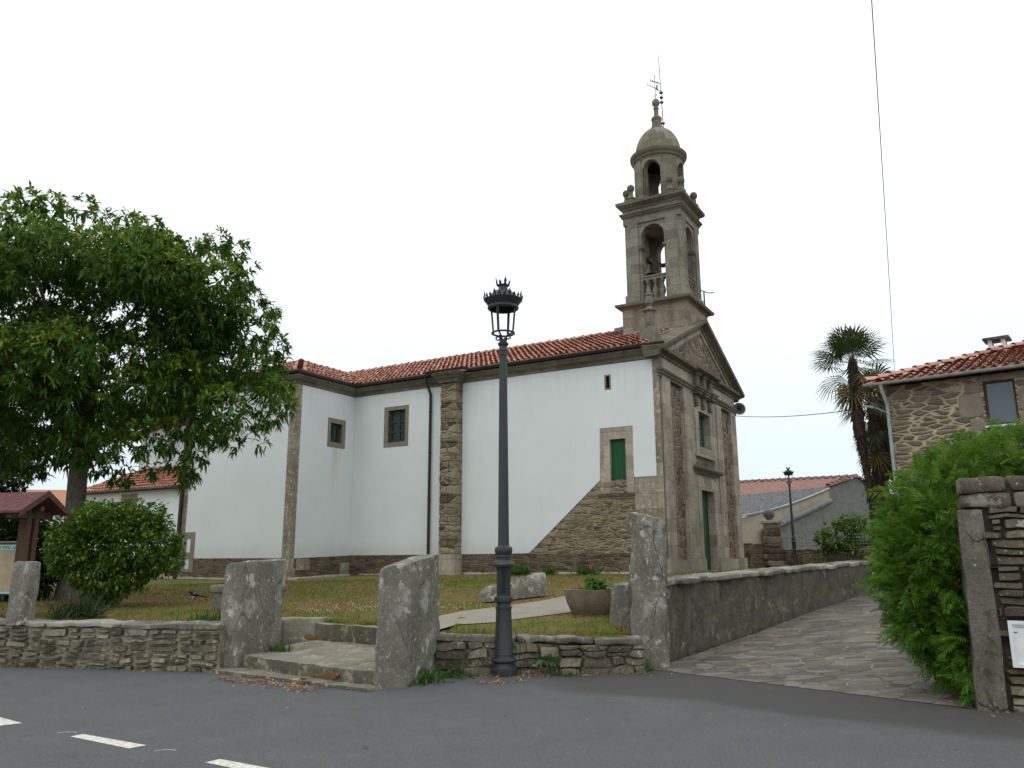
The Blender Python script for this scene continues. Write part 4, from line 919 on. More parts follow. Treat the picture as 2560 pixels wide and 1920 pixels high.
while u < 4.2:
    l = rg.uniform(.3, .62); z0_ = 2.1
    rock(m, [fn(u, z0_, .06), fn(u+l-.01, z0_, .08), fn(u+l-.01, z0_, -.6), fn(u, z0_, -.6), fn(u, z0_+.15, .05), fn(u+l-.01, z0_+.16, .05), fn(u+l-.01, z0_+.16, -.6), fn(u, z0_+.15, -.6)], cuts=5, amp=.028, seed=i+50)
    l2 = rg.uniform(.4, .7); 
    rock(m, [fn(u-.02, z0_+.17, .05), fn(u+l-.03, z0_+.17, .06), fn(u+l-.03, z0_+.17, -.55), fn(u-.02, z0_+.17, -.55), fn(u-.02, z0_+.33, .03), fn(u+l-.03, z0_+.34, .04), fn(u+l-.03, z0_+.34, -.55), fn(u-.02, z0_+.33, -.55)], cuts=5, amp=.03, seed=i+90)
    u += l; i += 1
m.build('coping', 'wall_schist', rw, 45, False)
pl = thing('gate_pillar', 'grey upright granite slab closing the end of the tall stone wall', 'pillar', rp)
m = MB(); rock(m, [fn(.12, -.05, .05), fn(.42, -.05, .07), fn(.42, -.05, -.5), fn(.12, -.05, -.5), fn(.17, 2.08, .02), fn(.42, 2.08, .03), fn(.42, 2.08, -.5), fn(.17, 2.08, -.5)], cuts=14, amp=.03, fr=2.2, rd=.05, seed=7); m.build('slab', 'pillar', pl, 50)
mb_ = thing('meter_box', 'white metal meter box set in the tall stone wall', 'meter box', rp)
m = MB(); m.plate(rect(.495, .965, .455, .92), [rect(.53, .93, .49, .885)], lambda u, v, d: fn(u, v, .06+.05*d)); m.build('frame', 'white', mb_)
m = MB(); m.plate(rect(.525, .935, .485, .89), [], lambda u, v, d: fn(u, v, .04+.055*d)); o = m.build('door', 'white', mb_)
m = MB(); m.plate(rect(.55, .68, .855, .865), [], lambda u, v, d: fn(u, v, .09+.008*d)); m.build('hinge', 'gutter_grey', o); m = MB(); m.plate(rect(.54, .57, .80, .81), [], lambda u, v, d: fn(u, v, .09+.008*d)); m.build('latch', 'iron', o)
# upright stones
def slab(name, lab, cat, c8, mat='granite', cuts=16, amp=.032, fr=2.6, rd=.06, seed=1, kids=()):
    base = Vector(c8[0]); m = MB(); rock(m, [Vector(c)-base for c in c8], cuts=cuts, amp=amp, fr=fr, rd=rd, seed=seed, amp2=amp*.5); o = m.build(name, mat, None, 60); o.location = base
    return tag(o, lab, cat)
slab('standing_stone', 'flat topped granite gate slab on the left of the steps', 'gate post',
     [(-4.30, 12.19, -.05), (-3.97, 12.08, -.05), (-3.64, 13.1, -.05), (-3.97, 13.25, -.05), (-4.29, 12.19, 1.535), (-3.95, 12.08, 1.54), (-3.60, 13.1, 1.57), (-3.95, 13.25, 1.56)], seed=3)
slab('standing_stone', 'larger slanting topped granite gate slab on the right of the steps', 'gate post',
     [(-1.72, 10.36, -.05), (-1.34, 10.62, -.05), (-1.02, 11.8, -.05), (-1.5, 11.95, -.05), (-1.69, 10.38, 1.47), (-1.33, 10.65, 1.53), (-1.06, 11.8, 1.66), (-1.5, 11.95, 1.6)], seed=5, amp=.028)
slab('standing_stone', 'tall jagged granite post at the corner of the paved lane', 'gate post',
     [(1.74, 12.28, -.05), (2.26, 12.22, -.05), (2.34, 12.66, -.05), (1.8, 12.72, -.05), (1.80, 12.3, 2.28), (2.30, 12.26, 2.10), (2.36, 12.62, 2.12), (1.86, 12.66, 2.28)], 'granite', 18, .05, 2.4, .05, 8)
slab('standing_stone', 'short grey stone block standing behind the tall jagged post', 'gate post',
     [(1.58, 13.1, .3), (2.0, 13.1, .3), (2.0, 13.6, .3), (1.58, 13.6, .3), (1.61, 13.1, 1.16), (2.0, 13.1, 1.18), (2.0, 13.6, 1.18), (1.61, 13.6, 1.16)], 'granite', 10, .02, 3, .06, 12)
slab('standing_stone', 'small square stone post in front of the notice board', 'gate post',
     [(-7.72, 12.62, .6), (-7.43, 12.6, .6), (-7.40, 12.88, .6), (-7.70, 12.9, .6), (-7.71, 12.64, 1.55), (-7.40, 12.62, 1.56), (-7.38, 12.86, 1.56), (-7.69, 12.88, 1.55)], 'granite', 12, .015, 3, .08, 14)
# steps
def zq8(poly, z0, z1): return [(x, y, z0) for x, y in poly]+[(x, y, z1) for x, y in poly]
st = thing('stone_steps', 'worn granite steps between the two gate slabs with dry leaves', 'steps', (-2.9, 11.6, 0))
B_ = Vector((-2.9, 11.6, 0))
def stp(nm, poly, z0, z1, seed, amp=.011, cuts=14):
    m = MB(); rock(m, [Vector(c)-B_ for c in zq8(poly, z0, z1)], cuts=cuts, amp=amp, fr=4, rd=.015, seed=seed, amp2=.009); return m.build(nm, 'step', st, 50)
stp('base_slab', [(-4.32, 11.98), (-1.75, 10.22), (-1.5, 10.75), (-4.0, 12.6)], -.08, .045, 1)
stp('tread', [(-4.05, 12.30), (-2.32, 10.86), (-1.2, 12.6), (-3.4, 14.6)], -.02, .205, 2); stp('tread', [(-2.31, 10.85), (-1.66, 10.44), (-1.2, 12.0), (-1.19, 12.6)], -.02, .205, 3)
stp('riser_slab', [(-4.1, 14.3), (-3.42, 14.42), (-3.2, 14.85), (-4.3, 14.75)], .1, .56, 4, .02); stp('riser_slab', [(-3.42, 14.40), (-2.2, 13.62), (-1.95, 14.05), (-3.2, 14.85)], .1, .475, 5, .02); stp('riser_slab', [(-2.19, 13.6), (-1.1, 12.7), (-.9, 13.1), (-1.94, 14.03)], .1, .46, 6, .02)
m = MB(); rbox(m, -4.45+2.9, -3.95+2.9, 13.2-11.6, 14.6-11.6, -.02, .55, amp=.025, cuts=8, seed=9); m.build('side_block', 'step', st, 50)
# carved trough stones on the lawn
pb = Vector((1.36, 14.6, yard_z(1.36, 14.6)))
t = thing('stone_planter', 'rounded brown stone trough planted with pink flowers beside the lane wall', 'planter', pb)
m = MB(); prof = [(.24, -.06), (.33, .02), (.41, .18), (.455, .34), (.46, .42), (.385, .425), (.37, .36), (.0, .34)]
m.lathe(prof, (0, 0), 40); m.v = [(x*1.0+.02*nz3(x*3, y*3, z*3), y*.8+.02*nz3(x*3+4, y*3, z*3), z+.015*nz3(x*4, y*4, z)) for x, y, z in m.v]; m.build('trough', 'tan_stone', t, 60)
m = MB(); m.lathe([(0, .395), (.38, .385)], (0, 0), 20); m.v = [(x, y*.8, z) for x, y, z in m.v]; m.build('soil', 'earth', t)
pb2 = pb
d_ = Vector((1.50, 1.81, 0)).normalized(); s_ = Vector((d_.y, -d_.x, 0)); cb = Vector((-.64, 18.0, .70))
m = MB(); L = 2.05; n_ = 40; vs = []; hts = []
for i in range(n_+1):
    u = L*i/n_; h = .22+.24*(u/L)
    for c0, wd_, dp in ((.98, .12, .14), (1.30, .11, .18), (1.55, .06, .06), (.72, .08, .07), (1.14, .04, -.05)):
        if abs(u-c0) < wd_: h -= dp*(1-(abs(u-c0)/wd_)**2)**.5
    if u < .2: h *= .55+.45*(u/.2)**.5
    h += .012*nz3(u*6, 1, 2); hts.append(h)
    for e, q in ((-.17, 0), (-.18, .5), (-.13, .96), (-.1, 1), (.1, 1), (.13, .96), (.18, .5), (.17, 0)):
        vs.append(d_*u+s_*(e+.015*nz3(u*4, e*9, q*3))+Vector((0, 0, -.06+(h+.06)*q+.06*(u/L)+.01*nz3(u*7, e*7, q))))
fs = [(i*8+k, i*8+k+1, (i+1)*8+k+1, (i+1)*8+k) for i in range(n_) for k in range(7)]+[tuple(range(8)), tuple(range(n_*8, n_*8+8))]
m.add(vs, fs); o = m.build('carved_stone', 'granite', None, 45); o.location = cb; tag(o, 'long low granite stone with notched top lying on the grass', 'carved stone')
m = MB(); rbox(m, -.60, .66, -.2, .2, -.1, .5, amp=.03, cuts=8, seed=4); rbox(m, -.66, .72, -.24, .24, .36, .5, amp=.02, cuts=8, seed=6); o = m.build('stone_trough', 'granite_dark', None, 50); o.location = (-5.02, 15.6, .6); o.rotation_euler = (0, 0, .1)
tag(o, 'dark stone trough on the grass half hidden by the left gate slab', 'trough')

# ------------------------------------------------------------------ street lamps
def lamp(loc, lab, scale=1.0):
    t = thing('street_lamp', lab, 'street lamp', loc, .35, 'cast iron street lamps'); t.scale = (scale,)*3
    m = MB(); m.lathe([(0, 0), (.185, 0), (.187, .015), (.187, .085), (.155, .1), (.145, .13), (.142, .16), (.165, .185), (.167, .205), (.135, .225), (.128, .25), (.127, .27), (.132, .275), (.128, .285), (.107, .87), (.107, .885), (.12, .89), (.12, .91), (.105, .92), (.1, .945), (.1, .965), (.127, .975), (.13, .99), (.13, 1.04), (.127, 1.05), (.1, 1.06), (.1, 1.08)], n=40); m.build('base', 'iron', t, 30)
    m = MB()
    for k in range(48):
        a0, a1, am = [2*math.pi*(k+q)/48 for q in (0, 1, .5)]; r0, r1 = .0985, .092
        for (p, q, rp_, rq) in ((a0, am, r0, r1), (am, a1, r1, r0)):
            m.add([(rp_*math.cos(p), rp_*math.sin(p), 1.07), (rq*math.cos(q), rq*math.sin(q), 1.07), (rq*math.cos(q), rq*math.sin(q), 1.44), (rp_*math.cos(p), rp_*math.sin(p), 1.44)], [(0, 1, 2, 3)])
    m.lathe([(.1, 1.42), (.105, 1.44), (.14, 1.46), (.148, 1.49), (.13, 1.525), (.105, 1.55), (.102, 1.58), (.11, 1.6), (.105, 1.62), (.122, 1.65), (.128, 1.69), (.12, 1.725), (.095, 1.74), (.08, 1.75), (.079, 1.78), (.062, 4.0), (.056, 4.53), (.065, 4.54), (.065, 4.555), (.057, 4.565), (.057, 4.6), (.065, 4.61), (.065, 4.625), (.058, 4.64), (.06, 4.68), (.08, 4.71), (.08, 4.73), (.06, 4.745), (.05, 4.79), (.0, 4.8)], n=32); m.build('column', 'iron', t, 30)
    ln = MB(); ZR = 4.885
    ln.tube([(.165*math.cos(a), .165*math.sin(a), ZR) for a in [2*math.pi*k/32 for k in range(33)]], .016, 8)
    lo = ln.build('lantern', 'iron', t, 60)
    for k in range(4):
        a = math.pi/4+k*math.pi/2; c, s = math.cos(a), math.sin(a); m = MB()
        pts = [(.035, 4.78), (.06, 4.83), (.1, 4.86), (.15, 4.875), (.165, 4.89)]; m.tube([(r*c, r*s, z) for r, z in pts], .013, 6)
        sc_ = [(.05, 4.80), (.085, 4.785), (.115, 4.80), (.12, 4.83), (.1, 4.845), (.085, 4.83)]; m.tube([(r*c, r*s, z) for r, z in sc_], .012, 6); m.build('scroll', 'iron', lo, 60)
        for da in (-.055, .055):
            m = MB(); c, s = math.cos(a+da), math.sin(a+da); m.tube([(.162*c, .162*s, ZR), (.198*c, .198*s, 5.28)], .0105, 6); m.build('bar', 'iron', lo, 60)
    m = MB(); m.lathe([(.185, 5.265), (.225, 5.26), (.236, 5.272), (.236, 5.298), (.226, 5.312), (.232, 5.325), (.24, 5.335), (.272, 5.38), (.288, 5.405), (.27, 5.405), (.25, 5.40), (.24, 5.42), (.2, 5.48), (.13, 5.545), (.075, 5.575), (.066, 5.60), (.07, 5.625), (.085, 5.63), (.09, 5.645), (.06, 5.65), (.0, 5.65)], n=40)
    m.lathe([(.185, 5.265), (.18, 5.34), (.0, 5.39)], n=32); m.build('hood', 'iron', lo, 35)
    def crown(nm, r0, r1, z0_, h, n_, big):
        m = MB()
        for k in range(n_):
            a = 2*math.pi*k/n_; hh = h*(1 if k % big == 0 else .62); w_ = math.pi*r0/n_*.92
            for (u0_, v0_, u1_, v1_, u2, v2) in ((-1.05, 0, 1.05, 0, 0, .42), (-.95, .44, 0, .1, .95, .44), (-.62, .42, .62, .42, 0, 1), (-.8, .62, .8, .62, 0, .36)):
                def P(u, v, o): r = r0+(r1-r0)*v+o; return (r*math.cos(a)-u*w_*math.sin(a), r*math.sin(a)+u*w_*math.cos(a), z0_+hh*v)
                vs = [P(u0_, v0_, 0), P(u1_, v1_, 0), P(u2, v2, 0), P(u0_, v0_, .008), P(u1_, v1_, .008), P(u2, v2, .008)]
                m.add(vs, [(0, 1, 2), (3, 5, 4), (0, 1, 4, 3), (1, 2, 5, 4), (2, 0, 3, 5)])
        m.build(nm, 'iron', lo)
    crown('gallery', .283, .302, 5.40, .12, 24, 3); crown('crown_top', .086, .115, 5.635, .125, 8, 2)
    return t
LP = lamp((-.13, 11.62, 0), 'tall dark cast iron street lamp by the low wall in front of the church')
def copy_tree(o, parent=None):
    c = o.copy(); COL.objects.link(c); c.parent = parent
    for q in list(o.children): copy_tree(q, c)
    return c
l2 = copy_tree(LP); l2.location = (12.75, 37.0, 1.0); l2.scale = (.8, .8, .8); l2['label'] = 'distant cast iron street lamp in front of the barn'

# ------------------------------------------------------------------ notice board
kd = Vector((-.977, .214, 0)); kp = Vector((.214, .977, 0)); kb = Vector((-8.02, 13.72, .64))
kt = thing('notice_board', 'wooden notice board with a red shingle roof at the left edge', 'notice board', kb)
K = lambda u, v, z: kd*u+kp*v+Vector((0, 0, z))
for u in (.12, 1.62):
    for v in (-.11, .05):
        m = MB(); m.hexa([K(u+a, v+b, z) for z in (-.1, 1.78) for a, b in ((0, 0), (.17, 0), (.17, .1), (0, .1))]); bev(m.build('post', 'wood', kt), .008)
for sg, w_ in ((-1, .53), (1, .53)):
    m = MB(); th_ = .035
    a, b = (0, 2.07), (sg*w_, 1.73)
    m.hexa([K(u, v, z) for (v, z) in ((a[0], a[1]-th_), (b[0], b[1]-th_), (b[0], b[1]), (a[0], a[1])) for u in (-.12, 2.05)][0:2]+[K(2.05, b[0], b[1]-th_), K(-.12, b[0], b[1]-th_)]+[K(-.12, a[0], a[1]), K(2.05, a[0], a[1]), K(2.05, b[0], b[1]), K(-.12, b[0], b[1])])
    m.build('roof_panel', 'kiosk_roof', kt)
    m = MB(); m.hexa([K(u, v, z) for z, q in ((-.06, 0), (.012, 1)) for u, v in ()] or [K(-.15, a[0], a[1]-.09), K(-.115, a[0], a[1]-.09), K(-.115, b[0]*1.02, b[1]-.09), K(-.15, b[0]*1.02, b[1]-.09), K(-.15, a[0], a[1]+.015), K(-.115, a[0], a[1]+.015), K(-.115, b[0]*1.02, b[1]+.005), K(-.15, b[0]*1.02, b[1]+.005)]); m.build('barge_board', 'wood', kt)
m = MB(); m.hexa([K(u, v, z) for z in (1.62, 1.74) for u, v in ((.13, -.45), (.23, -.45), (.23, .45), (.13, .45))]); m.build('cross_beam', 'wood', kt)
m = MB(); m.hexa([K(u, v, z) for z in (1.74, 1.82) for u, v in ((-.05, -.04), (2.0, -.04), (2.0, .04), (-.05, .04))]); m.build('ridge_beam', 'wood', kt)
m = MB(); m.hexa([K(u, v, z) for z in (.36, 1.25) for u, v in ((.27, -.06), (1.66, -.06), (1.66, -.02), (.27, -.02))]); pn = m.build('panel', 'wood', kt)
m = MB(); m.hexa([K(u, v, z) for z in (.43, 1.19) for u, v in ((.29, -.068), (1.64, -.068), (1.64, -.061), (.29, -.061))]); m.build('poster', 'panel', pn)
m = MB(); m.hexa([K(u, v, z) for z in (1.10, 1.185) for u, v in ((.29, -.073), (1.64, -.073), (1.64, -.069), (.29, -.069))]); hd = m.build('header', 'panel_band', pn)
m = MB(); rg = random.Random(2); u = .33
while u < 1.5:                      # worn, unreadable row of capitals
    for k in range(rg.choice((2, 3, 5, 6))):
        m.hexa([K(a, v, z) for z in (1.122, 1.162) for a, v in ((u, -.077), (u+.009, -.077), (u+.009, -.0735), (u, -.0735))]); zz = rg.choice((1.122, 1.14, 1.155)); m.hexa([K(a, v, z) for z in (zz, zz+.009) for a, v in ((u+.0095, -.077), (u+.025, -.077), (u+.025, -.0735), (u+.0095, -.0735))]); u += .034
    u += .03
m.build('lettering', 'ink', hd)
m = MB(); m.hexa([K(u, v, z) for z in (.385, .425) for u, v in ((.29, -.073), (1.64, -.073), (1.64, -.069), (.29, -.069))]); m.build('footer', 'panel_band', pn)
m = MB(); m.hexa([K(u, v, z) for z in (1.225, 1.24) for u, v in ((.25, -.075), (1.68, -.075), (1.68, -.062), (.25, -.062))]); m.build('trim', 'gutter_grey', pn)

# ------------------------------------------------------------------ houses
# stone house on the right
HA = math.atan2(-.629, .777); hs = thing('stone_house', 'two storey rubble stone house with red tiled roof on the right', 'house', (10.45, 22, .3), HA)
zh = lambda z: z-.3
m = MB(); ww = [(2.40, 3.12, 4.86, 6.02), (6.0, 6.75, 4.86, 6.02)]
m.plate(rect(.0, 10, -.4, zh(6.2)), [rect(a, b, zh(c), zh(d)) for a, b, c, d in ww], lambda u, v, d: (u, .45*d, v)); m.box(0, .45, .451, 9, -.4, zh(6.2)); m.box(9.55, 10, .451, 9, -.4, zh(6.2)); m.box(.45, 9.55, 8.55, 9, -.4, zh(6.2)); m.build('wall', 'house_rubble', hs)
for a, b, c, d in ww:
    m = MB(); m.plate(rect(a, b, zh(c), zh(d)), [rect(a+.06, b-.06, zh(c)+.06, zh(d)-.06)], lambda u, v, d: (u, .08+.06*d, v)); wo_ = m.build('window', 'wood', hs)
    m = MB(); m.box(a+.05, b-.05, .10, .115, zh(c)+.05, zh(d)-.05); m.build('pane', 'glass_sky', wo_)
    m = MB(); m.box(a-.05, b+.05, -.06, .12, zh(c)-.06, zh(c)-.005); m.build('sill', 'white', wo_)
    for q, (p0_, p1_, p2_, p3_) in enumerate(((a-.62, a-.02, zh(c)+.25, zh(c)+.88), (a-.42, a-.02, zh(d)-.26, zh(d)-.0), (b+.02, b+.62, zh(c)+.3, zh(c)+.9), (b+.02, b+.45, zh(c)-.1, zh(c)+.28), (a-.4, a-.02, zh(c)-.12, zh(c)+.22))):
        m = MB(); rbox(m, p0_, p1_, -.022, .2, p2_, p3_, amp=.02, cuts=6, rd=.18, seed=q+a); m.build('jamb_stone', 'window_granite', wo_, 50)
    m = MB(); rbox(m, a-.1, b+.55, -.02, .2, zh(d)+.01, zh(d)+.16, amp=.01, seed=4); m.build('lintel', 'window_granite', wo_, 50)
m = MB(); EH = zh(6.27); sl_ = .345
m.add([(-.35, -.35, EH), (10.35, -.35, EH), (10.35, 9.35, EH), (-.35, 9.35, EH), (4.5, 4.5, EH+sl_*4.85), (5.5, 4.5, EH+sl_*4.85)], [(0, 1, 5, 4), (1, 2, 5), (2, 3, 4, 5), (3, 0, 4), (0, 3, 2, 1)]); hr = m.build('roof', 'tile_bed', hs)
th = math.atan(sl_); m = MB(); tiles(m, (-.4, -.4, EH+.02), (1, 0, 0), (0, math.cos(th), math.sin(th)), (0, -math.sin(th), math.cos(th)), 10.7, 5.0, lambda u, v: u > v*math.cos(th)+.02 and u < 10.8-v*math.cos(th), sp=.25, ex=.40, r=.092, n=6, seed=11)
tiles(m, (-.4, 9.4, EH+.02), (0, -1, 0), (math.cos(th), 0, math.sin(th)), (-math.sin(th), 0, math.cos(th)), 9.7, 5.0, lambda u, v: u > v*math.cos(th) and u < 9.8-v*math.cos(th), sp=.25, ex=.40, r=.092, n=4, seed=12)
ridge_tiles(m, (-.4, -.4, EH+.05), (4.5, 4.5, EH+sl_*4.85+.05), r=.13); ridge_tiles(m, (4.5, 4.5, EH+sl_*4.85+.04), (5.5, 4.5, EH+sl_*4.85+.04)); m.build('roof_tiles', 'tile_house', hr, 60)
gpr2 = [(.0+.06*(1-math.cos(t)), EH-.0-.075*math.sin(t)) for t in [math.pi*k/8 for k in range(9)]]+[(.008+.055*(1-math.cos(t)), EH-.065*math.sin(t)) for t in [math.pi*k/8 for k in range(8, -1, -1)]]
m = MB(); m.sweep([(-.42, -.36), (10.4, -.36)], gpr2, side=1); m.build('gutter', 'gutter_grey', hs, 40)
m = MB(); m.tube([(.02, -.4, EH-.05), (.02, -.38, EH-.2), (.06, -.1, EH-.55), (.06, -.07, EH-.8), (.06, -.07, 0)], .05, 10); m.build('downpipe', 'gutter_grey', hs, 60)
cxh, cyh = 1.9, 7.98
chm = MB(); zc_ = EH+.98
chm.box(cxh-.26, cxh+.26, cyh-.26, cyh+.26, zc_-.1, zc_+1.42); co_ = chm.build('chimney', 'white', hr)
for sx in (-1, 1):
    for sy in (-1, 1): m = MB(); m.box(cxh+sx*.20-.06, cxh+sx*.20+.06, cyh+sy*.20-.06, cyh+sy*.20+.06, zc_+1.42, zc_+1.64); m.build('vent_leg', 'white', co_)
m = MB(); m.box(cxh-.40, cxh+.40, cyh-.40, cyh+.40, zc_+1.64, zc_+1.71); m.build('cap', 'slate', co_)
m = MB(); m.tube([(.05, -.05, 5.15), (-.2, -.15, 5.3), (-.3, -.18, 5.34)], .015, 6); m.tube([(-.3, -.18, 5.34), (-.55, -.28, 5.40)], [.04, .025], 8); tag_o = m.build('wall_lamp_arm', 'gutter_grey', hs, 60)
# sacristy, low house behind the tree
sc = thing('sacristy', 'low white house with orange tiled hip roof behind the tree', 'house', CO, -YAW)
m = MB(); m.box(-30.0, -19.6, -1.0, 1.1, -.5, 3.62); m.build('wall', 'plaster', sc)
m = MB(); ea, eb, ez, rz_ = -1.25, 1.1, 3.66, 4.86
m.add([(-19.5, ea, ez), (-30.3, ea, ez), (-30.3, 3.2, ez), (-19.5, 3.2, ez), (-28.6, eb, rz_), (-19.5, eb, rz_)], [(0, 1, 4, 5), (1, 2, 4), (2, 3, 5, 4), (0, 5, 3), (0, 3, 2, 1)]); sr = m.build('roof', 'tile_bed', sc)
th = math.atan((rz_-ez)/(eb-ea)); m = MB(); tiles(m, (-19.5, ea-.05, ez+.02), (-1, 0, 0), (0, math.cos(th), math.sin(th)), (0, -math.sin(th), math.cos(th)), 10.8, 2.65, lambda u, v: u < 10.85-v*math.cos(th)*.72, seed=21, sp=.24); ridge_tiles(m, (-19.5, eb, rz_+.04), (-28.6, eb, rz_+.04)); ridge_tiles(m, (-30.3, ea, ez+.05), (-28.6, eb, rz_+.04)); m.build('roof_tiles', 'tile_far', sr, 60)
m = MB(); m.tube([(-19.5, ea-.1, ez-.0), (-30.3, ea-.1, ez-.0)], .05, 8); m.build('gutter', 'gutter_dark', sc, 60)
m = MB(); m.plate(rect(25.75, 26.95, 2.2, 3.5), [rect(25.98, 26.72, 2.4, 3.28)], lambda u, v, d: (-u, -1.03+.2*d, v)); wo_ = m.build('window', 'window_granite', sc); m = MB(); m.box(-26.75, -25.95, -1.02, -1.008, 2.38, 3.3); m.build('pane', 'green_dark', wo_)
m = MB(); m.plate(rect(28.6, 29.3, 2.2, 3.2), [rect(28.75, 29.15, 2.35, 3.05)], lambda u, v, d: (-u, -1.03+.2*d, v)); wo_ = m.build('window', 'window_granite', sc); m = MB(); m.box(-29.2, -28.7, -1.02, -1.008, 2.3, 3.1); m.build('pane', 'green_dark', wo_)
# far red roofs at the left
def cottage(x, y, w_, d_, h, rh, rz, lab, base=.6):
    t = thing('cottage', lab, 'house', (x, y, base), rz, 'distant houses on the left')
    m = MB(); m.box(-w_/2, w_/2, -d_/2, d_/2, -.6, h); m.build('wall', 'plaster', t)
    m = MB(); e = .3; m.add([(-w_/2-e, -d_/2-e, h), (w_/2+e, -d_/2-e, h), (w_/2+e, d_/2+e, h), (-w_/2-e, d_/2+e, h), (-w_/2-e, 0, h+rh), (w_/2+e, 0, h+rh)], [(0, 1, 5, 4), (2, 3, 4, 5), (0, 4, 3), (1, 2, 5), (0, 3, 2, 1)]); r = m.build('roof', 'tile_far', t)
    return t
cottage(-33, 55, 9, 7, 3.9, 1.7, .15, 'distant white house with red roof beside the tree trunk')
cottage(-27.5, 44, 6, 6, .55, .8, .1, 'low outbuilding with orange roof behind the notice board')
# barn on the right
bn = thing('barn', 'old barn with faded red and grey roof behind the back wall', 'barn', (0, 0, 0))
S9 = 2560/2212
E_ = Vector(fw); 
def at(x, y, Y):                     # point seen at photo position x,y (2212 px wide) at depth Y
    px, py = x*S9, y*S9; d = fw+cx_*((px-1280)/2000)-cu_*((py-960)/2000); return Vector((0, 0, 1.6))+d*(Y/d.y)
R0, R1 = at(1848, 1030, 47), at(1560, 1044, 52.5); E0, E1 = at(1790, 1053, 45.5), at(1575, 1116, 41.5); R2 = at(1935, 1085, 49.5)
M0, M1 = R0.lerp(E0, .99), R1.lerp(E1, .48)
def low(v, z=.9): return Vector((v.x, v.y, z))
m = MB(); b_ = Vector((0, 0, -.12))
Q0 = R0.lerp(E0, .93); m.add([R0, R1, M1, Q0], [(0, 1, 2, 3)]); m.add([p_+b_ for p_ in (R0, R1, M1, Q0)], [(0, 1, 2, 3)]); m.build('roof', 'rooftin', bn)
m = MB(); rg = random.Random(3); n_ = 14
top = [M1.lerp(Q0, k/n_) for k in range(n_+1)]; bot = [E1.lerp(E0, k/n_)+Vector((0, 0, .05*nz3(k, 2, 2)-.22*math.sin(math.pi*k/n_))) for k in range(n_+1)]
off = Vector((0, 0, .03)); vs = [p_+off for p_ in top]+[p_+off for p_ in bot]+[p_-off*4 for p_ in bot]
m.add(vs, [(k, k+1, n_+2+k, n_+1+k) for k in range(n_)]+[(n_+1+k, n_+2+k, 2*n_+3+k, 2*n_+2+k) for k in range(n_)]); m.build('lower_roof', 'slate', bn)
m = MB(); m.tube([p_+Vector((0, -.05, -.06)) for p_ in bot], .07, 6); m.build('gutter', 'gutter_grey', bn, 60)
ridge = MB(); ridge_tiles(ridge, R0, R1, r=.14, ex=.45); ridge_tiles(ridge, E0+Vector((0, 0, .05)), R0, r=.16, ex=.4, seed=5); ridge_tiles(ridge, R2, R0, r=.16, ex=.4, seed=6); ridge.build('ridge_tiles', 'rooftin', bn, 60)
def wallpoly(nm, pts, mat, th_=.25):
    m = MB(); n_ = len(pts); o_ = Vector((.02, th_, 0)); m.add(list(pts)+[p_+o_ for p_ in pts], [tuple(range(n_)), tuple(range(n_, 2*n_))]+[(k, (k+1) % n_, n_+(k+1) % n_, n_+k) for k in range(n_)]); return m.build(nm, mat, bn)
dn = Vector((0, .02, -.03))
wallpoly('gable_wall', [E0+dn, R0+dn, R2+dn, low(R2), low(E0)], 'barn_grey')
wallpoly('side_wall', [E1+dn-Vector((0, 0, .2)), E1.lerp(E0, .5)+dn-Vector((0, 0, .24)), E0+dn, low(E0), low(E1)], 'barn_cream')
A0, A1 = E1.lerp(E0, .28), E1.lerp(E0, .97); of = Vector((.05, -.35, 0))
m = MB(); P0, P1 = Vector((A0.x, A0.y, at(1665, 1150, A0.y).z)), Vector((A1.x, A1.y, at(1780, 1083, A1.y).z))
pts = [P0+of, P1+of, low(P1)+of, low(P0)+of]; wallpoly('lean_wall', pts, 'barn_grey', .3)
m = MB(); m.tube([P0+of+Vector((0, 0, .0)), P1+of], .17, 10); m.build('lean_coping', 'barn_grey', bn, 60)

# ------------------------------------------------------------------ vegetation
def sphere_pts(rng, n, rmin=.55):
    d = unit(rng.normal(size=(n, 3))); return d, d*(rmin+(1-rmin)*rng.random((n, 1))**.6)
def blobs_pts(rng, blobs, dens, rmin=.5):
    P = []; D = []
    for (x, y, z, rx, ry, rz) in blobs:
        n = max(6, int(dens*(rx*ry+ry*rz+rx*rz)/3*4)); d, p = sphere_pts(rng, n, rmin)
        P.append(np.array([x, y, z])+p*np.array([rx, ry, rz])); D.append(unit(d/np.array([rx, ry, rz])))
    return np.concatenate(P), np.concatenate(D)
def limb(m, p, q, r0, r1, rng, bend=.3, seg=6):
    p, q = Vector(p), Vector(q); L = (q-p).length; pts = []; o = Vector([rng.uniform(-1, 1) for _ in range(3)])*bend*L*.25
    for k in range(seg+1): t = k/seg; pts.append(p.lerp(q, t)+o*math.sin(math.pi*t)+Vector((0, 0, -.06*L*math.sin(math.pi*t))))
    m.tube(pts, [r0+(r1-r0)*k/seg for k in range(seg+1)], 8)
def rosettes(rng, P, D, per, ln, wd, droop, up=.5, spread=1.0):
    """leaf fans around each cluster point"""
    n = len(P); N = n*per; pos = np.repeat(P, per, 0)+rng.normal(0, .035, (N, 3)); base = np.repeat(D, per, 0)
    d = unit(base*.7+unit(rng.normal(size=(N, 3)))*spread+np.array([0, 0, up*.4])); L = ln*(.65+.6*rng.random(N)); Wd = wd*(.75+.5*rng.random(N))
    return pos, d, L, Wd, droop*(.5+rng.random(N))
